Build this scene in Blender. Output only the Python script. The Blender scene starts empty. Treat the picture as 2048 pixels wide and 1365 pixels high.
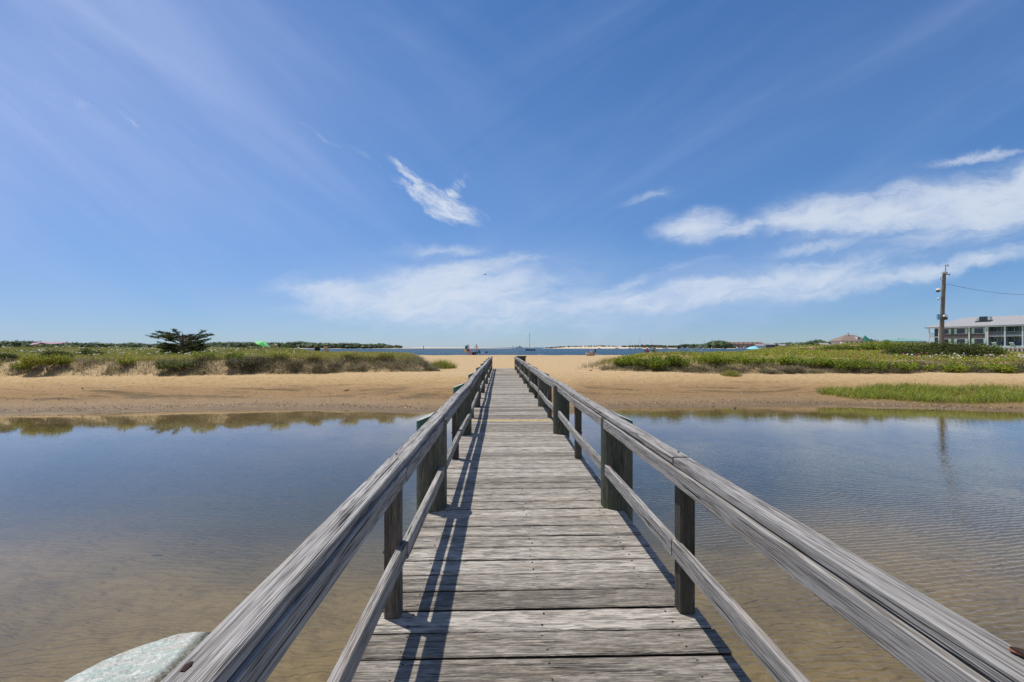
import bpy, math, random
import numpy as np
from mathutils import Vector, Matrix, Euler
random.seed(7)
RNG = np.random.default_rng(11)
S = bpy.context.scene
COL = S.collection
PI = math.pi
HC = 2.4            # eye height above the water, which lies at z = 0
F = 910.2           # focal length in pixels of the 2048 px photograph
HY = 695.0          # row of the horizon

# ------------------------------------------------------------------ camera
cam = bpy.data.cameras.new('camera')
cam.sensor_width = 36.0
cam.lens = 36.0 * F / 2048.0
cam.shift_y = 12.5 / 2048.0
cam.clip_start = 0.05
cam.clip_end = 60000
co = bpy.data.objects.new('camera', cam)
co.location = (0, 0, HC)
co.rotation_euler = (PI / 2, 0, 0)
COL.objects.link(co)
S.camera = co
S.view_settings.view_transform = 'Standard'
S.view_settings.look = 'None'
S.view_settings.gamma = 1.0
S.view_settings.exposure = 0.0
S.render.engine = 'CYCLES'

# ------------------------------------------------------------------ sun and sky
SUN_E = math.radians(70.0)
SX, SY = -0.841, 0.541
sdir = Vector((SX * math.cos(SUN_E), SY * math.cos(SUN_E), math.sin(SUN_E)))
sl = bpy.data.lights.new('sun', 'SUN')
sl.energy = 4.2
sl.angle = math.radians(0.55)
sl.color = (1.0, 0.95, 0.88)
so = bpy.data.objects.new('sun', sl)
so.rotation_euler = (-sdir).to_track_quat('-Z', 'Y').to_euler()
COL.objects.link(so)

W = bpy.data.worlds.new('World')
S.world = W
W.use_nodes = True
nt = W.node_tree
nt.nodes.clear()


def mk(nt, typ, **kw):
    n = nt.nodes.new(typ)
    for k, v in kw.items():
        if k.startswith('i_'):
            key = k[2:]
            key = int(key) if key.isdigit() else key.replace('_', ' ')
            n.inputs[key].default_value = v
        else:
            setattr(n, k, v)
    return n


def lk(nt, a, b):
    nt.links.new(a, b)


def mth(nt, op, a, b=None, c=None, clamp=False):
    n = nt.nodes.new('ShaderNodeMath')
    n.operation = op
    n.use_clamp = clamp
    for i, v in enumerate((a, b, c)):
        if v is None:
            continue
        if isinstance(v, (int, float)):
            n.inputs[i].default_value = v
        else:
            nt.links.new(v, n.inputs[i])
    return n.outputs[0]


def smooth(nt, v, a, b, lo=0.0, hi=1.0):
    n = nt.nodes.new('ShaderNodeMapRange')
    n.interpolation_type = 'SMOOTHSTEP'
    nt.links.new(v, n.inputs[0])
    n.inputs[1].default_value = a
    n.inputs[2].default_value = b
    n.inputs[3].default_value = lo
    n.inputs[4].default_value = hi
    return n.outputs[0]


def noise(nt, vec, scale, detail=4, rough=0.55, dist=0.0, w=None):
    n = nt.nodes.new('ShaderNodeTexNoise')
    if w is not None:
        n.noise_dimensions = '4D'
        if isinstance(w, (int, float)):
            n.inputs['W'].default_value = w
        else:
            nt.links.new(w, n.inputs['W'])
    nt.links.new(vec, n.inputs['Vector'])
    n.inputs['Scale'].default_value = scale
    n.inputs['Detail'].default_value = detail
    n.inputs['Roughness'].default_value = rough
    n.inputs['Distortion'].default_value = dist
    return n.outputs['Fac']


def mapping(nt, vec, loc=(0, 0, 0), rot=(0, 0, 0), scale=(1, 1, 1), typ='POINT'):
    n = nt.nodes.new('ShaderNodeMapping')
    n.vector_type = typ
    nt.links.new(vec, n.inputs[0])
    n.inputs['Location'].default_value = loc
    n.inputs['Rotation'].default_value = rot
    n.inputs['Scale'].default_value = scale
    return n.outputs[0]


def rotscale(nt, vec, deg, sx, sy):
    return mapping(nt, mapping(nt, vec, rot=(0, 0, math.radians(deg))), scale=(sx, sy, 1))


def mixc(nt, f, a, b, blend='MIX'):
    n = nt.nodes.new('ShaderNodeMix')
    n.data_type = 'RGBA'
    n.blend_type = blend
    for sock, v in ((n.inputs[0], f), (n.inputs[6], a), (n.inputs[7], b)):
        if isinstance(v, (int, float)):
            sock.default_value = v
        elif isinstance(v, tuple):
            sock.default_value = (*v[:3], 1)
        else:
            nt.links.new(v, sock)
    return n.outputs[2]


def ramp(nt, fac, stops):
    n = nt.nodes.new('ShaderNodeValToRGB')
    nt.links.new(fac, n.inputs[0])
    e = n.color_ramp.elements
    while len(e) > 1:
        e.remove(e[-1])
    e[0].position = stops[0][0]
    e[0].color = (*stops[0][1], 1)
    for p, c in stops[1:]:
        x = e.new(p)
        x.color = (*c, 1)
    return n.outputs[0]


sky = mk(nt, 'ShaderNodeTexSky', sky_type='NISHITA', sun_disc=False,
         sun_elevation=SUN_E, sun_rotation=math.atan2(SX, SY), altitude=0.0,
         air_density=1.0, dust_density=0.0, ozone_density=4.0)
skyc0 = sky.outputs[0]
tc = mk(nt, 'ShaderNodeTexCoord').outputs['Generated']
sep = mk(nt, 'ShaderNodeSeparateXYZ')
lk(nt, tc, sep.inputs[0])
dx, dy, dz = sep.outputs
hz = smooth(nt, dz, 0.38, -0.02)
skyc = mixc(nt, 1.0, skyc0, mixc(nt, hz, (0.57, 0.88, 1.16), (0.50, 0.68, 0.97)), 'MULTIPLY')
# directions are laid out on the tangent plane of the seaward (+Y) sky
yy = mth(nt, 'MAXIMUM', mth(nt, 'ABSOLUTE', dy), 0.15)
u0 = mth(nt, 'DIVIDE', dx, yy)
v0 = mth(nt, 'DIVIDE', mth(nt, 'MAXIMUM', dz, 0.0), yy)
comb = mk(nt, 'ShaderNodeCombineXYZ')
lk(nt, u0, comb.inputs[0])
lk(nt, v0, comb.inputs[1])
lk(nt, mth(nt, 'MULTIPLY', smooth(nt, dy, 0.2, -0.2), 3.0), comb.inputs[2])
P = comb.outputs[0]


def warp(nt, vec, scale, amt, rot=0.0, st=(1, 1, 1), detail=4):
    m = mapping(nt, vec, rot=(0, 0, rot), scale=st)
    n = nt.nodes.new('ShaderNodeTexNoise')
    nt.links.new(m, n.inputs['Vector'])
    n.inputs['Scale'].default_value = scale
    n.inputs['Detail'].default_value = detail
    n.inputs['Roughness'].default_value = 0.6
    s = nt.nodes.new('ShaderNodeVectorMath')
    s.operation = 'SUBTRACT'
    nt.links.new(n.outputs['Color'], s.inputs[0])
    s.inputs[1].default_value = (0.5, 0.5, 0.5)
    t = nt.nodes.new('ShaderNodeVectorMath')
    t.operation = 'SCALE'
    nt.links.new(s.outputs[0], t.inputs[0])
    t.inputs['Scale'].default_value = amt
    a = nt.nodes.new('ShaderNodeVectorMath')
    nt.links.new(vec, a.inputs[0])
    nt.links.new(t.outputs[0], a.inputs[1])
    return a.outputs[0]


PW = warp(nt, P, 4.0, 0.07)
PW = warp(nt, PW, 14.0, 0.030, st=(1, 1.6, 1))
PW = warp(nt, PW, 45.0, 0.012, st=(1, 1.6, 1))


def ell(px, py, rx, ry, deg, amp, src=None, inner=0.0):
    m = mapping(nt, src or PW, loc=((px - 1024) / F, (HY - py) / F, 0), rot=(0, 0, math.radians(deg)),
                scale=(rx / F, ry / F, 9.0), typ='TEXTURE')
    l = mk(nt, 'ShaderNodeVectorMath', operation='LENGTH')
    lk(nt, m, l.inputs[0])
    return smooth(nt, l.outputs['Value'], 1.55, inner, 0.0, amp)


def total(lst):
    a = lst[0]
    for b in lst[1:]:
        a = mth(nt, 'MAXIMUM', a, b)
    return a


bright = total([
    ell(1395, 455, 95, 36, 12, 1.0), ell(1460, 455, 110, 25, 5, 0.8),
    ell(1620, 435, 130, 42, 5, 0.95), ell(1800, 425, 250, 55, 7, 1.0), ell(2010, 405, 260, 75, 13, 1.1),
    ell(2230, 330, 250, 70, 20, 1.0), ell(2045, 352, 75, 34, 35, 1.0), ell(1640, 493, 120, 15, 8, 0.65),
    ell(1860, 540, 520, 24, 9, 0.66), ell(1500, 572, 420, 38, 9, 0.76), ell(1230, 598, 210, 26, 4, 0.70),
    ell(1280, 560, 190, 14, 17, 0.5),
    ell(700, 590, 170, 42, -6, 0.8), ell(870, 585, 300, 58, 6, 0.92), ell(930, 545, 150, 26, 12, 1.0),
    ell(1020, 528, 110, 9, 10, 0.5), ell(1010, 615, 420, 62, 0, 0.62), ell(880, 508, 100, 16, 4, 0.62),
    ell(1960, 312, 130, 13, 12, 0.62), ell(1997, 298, 22, 14, 55, 0.55), ell(1295, 398, 70, 15, 12, 0.55),
])
wisp = total([
    ell(875, 405, 100, 26, -28, 1.0), ell(905, 435, 62, 20, -22, 1.0), ell(815, 352, 60, 13, -42, 0.75),
    ell(905, 385, 45, 20, 48, 0.7), ell(820, 395, 50, 10, -25, 0.7),
    ell(640, 268, 100, 6, -30, 0.38), ell(735, 322, 80, 12, -30, 0.30),
    ell(265, 242, 60, 12, -32, 0.34), ell(140, 200, 110, 14, -24, 0.28),
])
stre = noise(nt, rotscale(nt, PW, -9, 3.0, 12.0), 2.6, 8, 0.62, 0.5)
fine = noise(nt, rotscale(nt, PW, 33, 4.0, 16.0), 3.6, 6, 0.68, 0.6)
puff = noise(nt, PW, 9.0, 7, 0.6, 0.3)
b1 = mth(nt, 'ADD', bright, mth(nt, 'MULTIPLY', mth(nt, 'SUBTRACT', mth(nt, 'ADD', mth(nt, 'MULTIPLY', stre, 1.3), mth(nt, 'MULTIPLY', puff, 0.7)), 1.0), 1.0))
d1 = mth(nt, 'MULTIPLY', smooth(nt, b1, -0.05, 1.15), smooth(nt, bright, 0.0, 0.65))
b2 = mth(nt, 'ADD', wisp, mth(nt, 'MULTIPLY', mth(nt, 'SUBTRACT', fine, 0.5), 2.2))
d2 = mth(nt, 'MULTIPLY', smooth(nt, b2, 0.10, 1.20), smooth(nt, wisp, 0.0, 0.60))
# thin veils of high cloud
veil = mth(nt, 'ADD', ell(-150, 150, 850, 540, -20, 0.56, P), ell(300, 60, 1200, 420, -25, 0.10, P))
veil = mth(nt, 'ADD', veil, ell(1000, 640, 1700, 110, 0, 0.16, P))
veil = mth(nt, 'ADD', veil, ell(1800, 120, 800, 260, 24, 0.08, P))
cs = noise(nt, rotscale(nt, P, 38, 0.55, 3.4), 1.5, 6, 0.55, 0.35)
cs2 = noise(nt, rotscale(nt, P, -31, 0.55, 3.6), 1.5, 6, 0.55, 0.35)
side = smooth(nt, u0, -0.45, 0.35)
csm = mth(nt, 'ADD', mth(nt, 'MULTIPLY', cs, mth(nt, 'SUBTRACT', 1.0, side)), mth(nt, 'MULTIPLY', cs2, side))
vd = mth(nt, 'MULTIPLY', veil, smooth(nt, csm, 0.15, 0.75, 0.55, 1.1))
faint = smooth(nt, csm, 0.40, 0.82, 0.0, 0.20)
vd = mth(nt, 'ADD', vd, faint)
c0_ = mixc(nt, smooth(nt, dy, 0.10, -0.45, 0.0, 0.62), skyc, (2.9, 3.1, 3.7))      # pale veil added to the unseen sky behind the camera, whitens shadow fill
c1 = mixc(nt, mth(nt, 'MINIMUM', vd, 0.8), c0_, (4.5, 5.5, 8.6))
dd = mth(nt, 'MINIMUM', mth(nt, 'MAXIMUM', mth(nt, 'MULTIPLY', d1, 0.78), mth(nt, 'MULTIPLY', d2, 0.85)), 1.0)
hzv = mth(nt, 'MAXIMUM', mth(nt, 'MAXIMUM', ell(930, 600, 400, 95, 4, 0.34), ell(1480, 575, 480, 60, 9, 0.30)), ell(1850, 440, 330, 95, 8, 0.22))
c1 = mixc(nt, mth(nt, 'MULTIPLY', hzv, smooth(nt, stre, 0.25, 0.65, 0.55, 1.0)), c1, (6.0, 7.0, 8.4))
c2 = mixc(nt, dd, c1, (7.2, 7.8, 8.7))
bg = mk(nt, 'ShaderNodeBackground')
bg.inputs['Strength'].default_value = 0.1
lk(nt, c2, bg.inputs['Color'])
out = mk(nt, 'ShaderNodeOutputWorld')
lk(nt, bg.outputs[0], out.inputs[0])

# ------------------------------------------------------------------ helpers
def at(px, py, Y):
    return Vector(((px - 1024) / F * Y, Y, HC - (py - HY) / F * Y))


def tag(o, label=None, cat=None, group=None, kind=None):
    if label: o['label'] = label
    if cat: o['category'] = cat
    if group: o['group'] = group
    if kind: o['kind'] = kind
    return o


def empty(name, loc, rz=0.0):
    o = bpy.data.objects.new(name, None)
    o.location = loc
    o.rotation_euler = (0, 0, rz)
    o.empty_display_size = 0.3
    COL.objects.link(o)
    return o


class MB:
    def __init__(s):
        s.v = []; s.f = []; s.pid = []; s.cur = 0.0

    def face(s, idx):
        s.f.append(tuple(idx)); s.pid.append(s.cur)

    def box(s, x0, x1, y0, y1, z0, z1, M=None):
        b = len(s.v)
        for x, y, z in ((x0, y0, z0), (x1, y0, z0), (x1, y1, z0), (x0, y1, z0), (x0, y0, z1), (x1, y0, z1), (x1, y1, z1), (x0, y1, z1)):
            p = Vector((x, y, z))
            s.v.append(tuple(M @ p) if M else (x, y, z))
        for q in ((0, 3, 2, 1), (4, 5, 6, 7), (0, 1, 5, 4), (1, 2, 6, 5), (2, 3, 7, 6), (3, 0, 4, 7)):
            s.face([b + i for i in q])
        return s

    def ext(s, prof, axis, ts, off=None):
        # prof: 2D outline (a, b); extruded along 'x' or 'y' at stations ts; off(t) -> (da, db)
        b = len(s.v); n = len(prof)
        for t in ts:
            da, db = off(t) if off else (0, 0)
            for a, c in prof:
                s.v.append((t, a + da, c + db) if axis == 'x' else (a + da, t, c + db))
        for i in range(len(ts) - 1):
            for j in range(n):
                k = (j + 1) % n
                s.face((b + i * n + j, b + i * n + k, b + (i + 1) * n + k, b + (i + 1) * n + j))
        s.face([b + j for j in range(n)][::-1])
        s.face([b + (len(ts) - 1) * n + j for j in range(n)])
        return s

    def tube(s, pts, rads, n=8, cap=True):
        b0 = len(s.v); pts = [Vector(p) for p in pts]
        if isinstance(rads, (int, float)): rads = [rads] * len(pts)
        ref = None
        for i, p in enumerate(pts):
            d = (pts[min(i + 1, len(pts) - 1)] - pts[max(i - 1, 0)]).normalized()
            if ref is None: ref = d.orthogonal().normalized()
            a = (ref - d * ref.dot(d))
            a = a.normalized() if a.length > 1e-5 else d.orthogonal().normalized()
            ref = a; c = d.cross(a)
            for k in range(n):
                t = 2 * PI * k / n
                s.v.append(tuple(p + (a * math.cos(t) + c * math.sin(t)) * rads[i]))
        for i in range(len(pts) - 1):
            for k in range(n):
                m = (k + 1) % n
                s.face((b0 + i * n + k, b0 + i * n + m, b0 + (i + 1) * n + m, b0 + (i + 1) * n + k))
        if cap:
            s.face([b0 + k for k in range(n)][::-1])
            s.face([b0 + (len(pts) - 1) * n + k for k in range(n)])
        return s

    def lathe(s, prof, n=16, c=(0, 0, 0), sx=1.0, sy=1.0):
        b0 = len(s.v)
        for r, z in prof:
            for k in range(n):
                t = 2 * PI * k / n
                s.v.append((c[0] + r * math.cos(t) * sx, c[1] + r * math.sin(t) * sy, c[2] + z))
        for i in range(len(prof) - 1):
            for k in range(n):
                m = (k + 1) % n
                s.face((b0 + i * n + k, b0 + i * n + m, b0 + (i + 1) * n + m, b0 + (i + 1) * n + k))
        s.face([b0 + k for k in range(n)][::-1])
        s.face([b0 + (len(prof) - 1) * n + k for k in range(n)])
        return s

    def build(s, name, mat, parent=None, smooth=False, loc=None):
        me = bpy.data.meshes.new(name)
        me.from_pydata(s.v, [], s.f)
        at_ = me.attributes.new('pid', 'FLOAT', 'FACE')
        at_.data.foreach_set('value', s.pid)
        me.materials.append(mat)
        if smooth:
            me.polygons.foreach_set('use_smooth', [True] * len(me.polygons))
        me.update()
        o = bpy.data.objects.new(name, me)
        COL.objects.link(o)
        if parent: o.parent = parent
        if loc: o.location = loc
        return o


def tri_mesh(name, verts, nper, mat, cols=None, parent=None, loc=None):
    """verts: (N*nper,3) array, one face of nper corners after the other; cols: (N,3) face colours."""
    V = np.asarray(verts, np.float32).reshape(-1, 3)
    n = len(V); nf = n // nper
    me = bpy.data.meshes.new(name)
    me.vertices.add(n); me.vertices.foreach_set('co', V.ravel())
    me.loops.add(n); me.loops.foreach_set('vertex_index', np.arange(n, dtype=np.int32))
    me.polygons.add(nf)
    me.polygons.foreach_set('loop_start', np.arange(0, n, nper, dtype=np.int32))
    if cols is not None:
        a = me.attributes.new('col', 'FLOAT_COLOR', 'FACE') if False else me.attributes.new('col', 'FLOAT_VECTOR', 'FACE')
        a.data.foreach_set('vector', np.asarray(cols, np.float32).ravel())
    me.materials.append(mat)
    me.update(calc_edges=True)
    o = bpy.data.objects.new(name, me)
    COL.objects.link(o)
    if parent: o.parent = parent
    if loc is not None: o.location = loc
    return o


def copy_tree(o, parent=None):
    c = o.copy(); COL.objects.link(c)
    if parent: c.parent = parent
    for ch in list(o.children): copy_tree(ch, c)
    return c


# ------------------------------------------------------------------ materials
def newmat(name):
    m = bpy.data.materials.new(name)
    m.use_nodes = True
    n = m.node_tree
    n.nodes.clear()
    o = n.nodes.new('ShaderNodeOutputMaterial')
    return m, n, o


def pbsdf(n, o, col, rough=0.7, bump=None, spec=0.5, metal=0.0):
    b = n.nodes.new('ShaderNodeBsdfPrincipled')
    if isinstance(col, tuple): b.inputs['Base Color'].default_value = (*col, 1)
    else: lk(n, col, b.inputs['Base Color'])
    if isinstance(rough, (int, float)): b.inputs['Roughness'].default_value = rough
    else: lk(n, rough, b.inputs['Roughness'])
    b.inputs['Metallic'].default_value = metal
    b.inputs['Specular IOR Level'].default_value = spec
    if bump is not None: lk(n, bump, b.inputs['Normal'])
    lk(n, b.outputs[0], o.inputs[0])
    return b


def bumpn(n, h, strength, dist):
    b = n.nodes.new('ShaderNodeBump')
    b.inputs['Strength'].default_value = strength
    b.inputs['Distance'].default_value = dist
    lk(n, h, b.inputs['Height'])
    return b.outputs[0]


def plain(name, col, rough=0.6, metal=0.0, var=0.12, scale=6.0, spec=0.4):
    m, n, o = newmat(name)
    t = mk(n, 'ShaderNodeTexCoord').outputs['Object']
    f = noise(n, t, scale, 5, 0.6)
    c = mixc(n, smooth(n, f, 0.3, 0.7), tuple(x * (1 - var) for x in col), tuple(min(1, x * (1 + var)) for x in col))
    pbsdf(n, o, c, rough, bumpn(n, f, 0.2, 0.004), spec, metal)
    return m


def attr(n, name, out='Fac'):
    a = n.nodes.new('ShaderNodeAttribute')
    a.attribute_name = name
    return a.outputs[out]


def wood(name, axis, tones, green=0.0, crack=1.0, dark=1.0, paint=0, tint=(1, 1, 1), sides=False, st=1.0, con=1.0, bump=0.75, sx=1.0, tone=0.26):
    """weathered grey timber, grain running along the given local axis"""
    m, n, o = newmat(name)
    t = mk(n, 'ShaderNodeTexCoord').outputs['Object']
    pid = attr(n, 'pid')
    wn = n.nodes.new('ShaderNodeTexWhiteNoise'); wn.noise_dimensions = '1D'
    lk(n, pid, wn.inputs['W'])
    offs = n.nodes.new('ShaderNodeVectorMath'); offs.operation = 'MULTIPLY_ADD'
    lk(n, wn.outputs['Color'], offs.inputs[0]); offs.inputs[1].default_value = (7.0, 7.0, 7.0); lk(n, t, offs.inputs[2])
    p = offs.outputs[0]
    def sc(a, b):   # a along the grain, b across it
        v = [b * sx, b * sx, b * sx]; v['xyz'.index(axis)] = a * st
        return mapping(n, p, scale=tuple(v))
    big = noise(n, sc(1.6, 9.0), 1.0, 4, 0.6, 0.3)
    mid = noise(n, sc(9.0, 70.0), 1.0, 5, 0.65, 0.3)
    fin = noise(n, sc(40.0, 300.0), 1.0, 4, 0.7, 0.1)
    w = n.nodes.new('ShaderNodeTexWave'); w.wave_type = 'RINGS'; w.rings_direction = axis.upper()
    lk(n, warp(n, sc(0.30, 1.0), 5.0, 0.09), w.inputs['Vector'])
    w.inputs['Scale'].default_value = 30.0; w.inputs['Distortion'].default_value = 1.0
    w.inputs['Detail'].default_value = 2.0; w.inputs['Detail Scale'].default_value = 1.5
    rg = smooth(n, w.outputs['Fac'], 0.25, 0.0)
    def cline(al, ac, wd, lo, w_, ma=1.4, mc=16.0):
        v = noise(n, sc(al, ac), 1.0, 2, 0.5, 0.0, w=w_)
        v = mth(n, 'ABSOLUTE', mth(n, 'SUBTRACT', v, 0.5))
        msk = smooth(n, noise(n, sc(ma, mc), 1.0, 2, 0.5, 0.0, w=w_ + 5), lo, lo + 0.06)
        return mth(n, 'MULTIPLY', smooth(n, v, wd, wd * 0.25), msk)
    ck = mth(n, 'MAXIMUM', cline(0.6, 26.0, 0.012, 0.53, 1.0), cline(1.3, 48.0, 0.018, 0.53, 3.0, 2.5, 22.0))
    ck2 = mth(n, 'MAXIMUM', cline(3.0, 85.0, 0.040, 0.44, 7.0, 5.0, 30.0), cline(6.0, 150.0, 0.06, 0.46, 9.0, 9.0, 45.0))
    ln = mth(n, 'ADD', mth(n, 'MULTIPLY', mth(n, 'SUBTRACT', mid, 0.5), 0.42 * con), mth(n, 'ADD', mth(n, 'MULTIPLY', mth(n, 'SUBTRACT', fin, 0.5), 0.30), 0.54))
    ln = mth(n, 'ADD', ln, mth(n, 'MULTIPLY', mth(n, 'SUBTRACT', big, 0.5), 0.34 * con))
    ln = mth(n, 'ADD', ln, mth(n, 'MULTIPLY', mth(n, 'SUBTRACT', wn.outputs['Value'], 0.5), tone))
    c = ramp(n, ln, [(0.33, tones[0]), (0.45, tones[1]), (0.56, tones[2]), (0.70, tones[3])])
    blot = smooth(n, noise(n, sc(7.0, 22.0), 1.0, 6, 0.72), 0.55, 0.70)
    c = mixc(n, mth(n, 'MULTIPLY', blot, 0.26 * con), c, (0.10 * dark, 0.10 * dark, 0.085 * dark))
    c = mixc(n, mth(n, 'MULTIPLY', rg, 0.26 * con), c, tones[0])
    warm = smooth(n, noise(n, sc(1.2, 9.0), 1.7, 3, 0.5), 0.55, 0.75)
    c = mixc(n, mth(n, 'MULTIPLY', warm, 0.42), c, (0.40, 0.315, 0.22))
    c = mixc(n, mth(n, 'MULTIPLY', ck2, 0.62 * crack), c, (0.065, 0.055, 0.045))
    c = mixc(n, mth(n, 'MULTIPLY', ck, 0.92 * crack), c, (0.012, 0.011, 0.010))
    vo = n.nodes.new('ShaderNodeTexVoronoi'); lk(n, sc(2.2, 9.0), vo.inputs['Vector']); vo.inputs['Scale'].default_value = 1.0
    kn = mth(n, 'MULTIPLY', smooth(n, vo.outputs['Distance'], 0.13, 0.05), smooth(n, noise(n, sc(1.1, 4.0), 1.0, 1), 0.56, 0.6))
    c = mixc(n, mth(n, 'MULTIPLY', kn, 0.75), c, (0.05, 0.04, 0.03))
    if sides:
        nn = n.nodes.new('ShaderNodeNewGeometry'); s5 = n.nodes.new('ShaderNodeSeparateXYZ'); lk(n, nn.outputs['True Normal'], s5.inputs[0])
        c = mixc(n, smooth(n, s5.outputs[2], 0.75, 0.35, 0.0, 0.90), c, (0.012, 0.011, 0.010))   # gap shade put into the colour: board sides blackened
    if green:
        gz = smooth(n, noise(n, sc(1.5, 10.0), 1.3, 4, 0.6), 0.40, 0.66)
        c = mixc(n, mth(n, 'MULTIPLY', gz, green), c, (0.055, 0.085, 0.055))
    if paint:
        s3 = n.nodes.new('ShaderNodeSeparateXYZ'); lk(n, t, s3.inputs[0])
        z = s3.outputs[2]
        pz = mth(n, 'ADD', z, mth(n, 'MULTIPLY', mth(n, 'SUBTRACT', noise(n, t, 30, 4), 0.5), 0.06))
        pf = smooth(n, pz, -0.135, -0.115)
        wearn = smooth(n, noise(n, mapping(n, t, scale=(14, 60, 30)), 1.0, 6, 0.7), 0.40, 0.62)
        nrm = n.nodes.new('ShaderNodeNewGeometry'); s4 = n.nodes.new('ShaderNodeSeparateXYZ')
        lk(n, nrm.outputs['Normal'], s4.inputs[0])
        topf = smooth(n, s4.outputs[2], 0.5, 0.8)
        pf = mth(n, 'MULTIPLY', pf, smooth(n, mth(n, 'MULTIPLY', s3.outputs[0], paint), -0.05, -0.02))
        side_g = mixc(n, mth(n, 'MULTIPLY', wearn, 0.4), (0.035, 0.13, 0.095), (0.10, 0.17, 0.13))
        worn = mixc(n, smooth(n, noise(n, mapping(n, t, scale=(9, 40, 30)), 1.0, 5), 0.42, 0.62), (0.42, 0.49, 0.43), (0.50, 0.48, 0.42))
        worn = mixc(n, smooth(n, noise(n, mapping(n, t, scale=(50, 120, 80)), 1.0, 4), 0.5, 0.62), worn, (0.60, 0.60, 0.54))
        pc = mixc(n, topf, side_g, worn)
        c = mixc(n, pf, c, pc)
        moss = smooth(n, noise(n, t, 9, 4), 0.42, 0.6)
        low = mth(n, 'MULTIPLY', smooth(n, z, -0.55, -1.0), moss)
        c = mixc(n, mth(n, 'MULTIPLY', low, 0.7), c, (0.06, 0.085, 0.02))
    if tint != (1, 1, 1):
        c = mixc(n, 1.0, c, tint, 'MULTIPLY')
    h = mth(n, 'SUBTRACT', mth(n, 'ADD', mth(n, 'MULTIPLY', mid, 0.6), mth(n, 'ADD', mth(n, 'MULTIPLY', fin, 0.3), mth(n, 'MULTIPLY', rg, 0.25))),
            mth(n, 'ADD', mth(n, 'MULTIPLY', ck, 1.6), mth(n, 'MULTIPLY', ck2, 0.5)))
    pbsdf(n, o, c, 0.85, bumpn(n, h, bump, 0.004), 0.25)
    return m


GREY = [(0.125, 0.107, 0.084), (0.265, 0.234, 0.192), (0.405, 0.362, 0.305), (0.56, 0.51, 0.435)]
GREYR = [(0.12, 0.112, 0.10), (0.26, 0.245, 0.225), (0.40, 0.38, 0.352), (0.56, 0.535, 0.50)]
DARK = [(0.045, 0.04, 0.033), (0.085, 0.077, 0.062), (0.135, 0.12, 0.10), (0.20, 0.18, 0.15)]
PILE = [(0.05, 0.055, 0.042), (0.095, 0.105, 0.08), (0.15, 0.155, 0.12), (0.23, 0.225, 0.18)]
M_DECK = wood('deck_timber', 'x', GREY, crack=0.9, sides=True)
M_RAIL = wood('rail_timber', 'y', GREYR, crack=1.25, st=0.42, con=0.42, bump=0.40, sx=1.5, tone=0.08)
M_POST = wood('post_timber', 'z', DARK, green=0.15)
M_PILE_E = wood('piling_timber_east', 'z', PILE, green=0.45, paint=1)
M_PILE_W = wood('piling_timber_west', 'z', PILE, green=0.45, paint=-1)
M_BEAM = wood('beam_timber', 'y', DARK, green=0.2)


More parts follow.
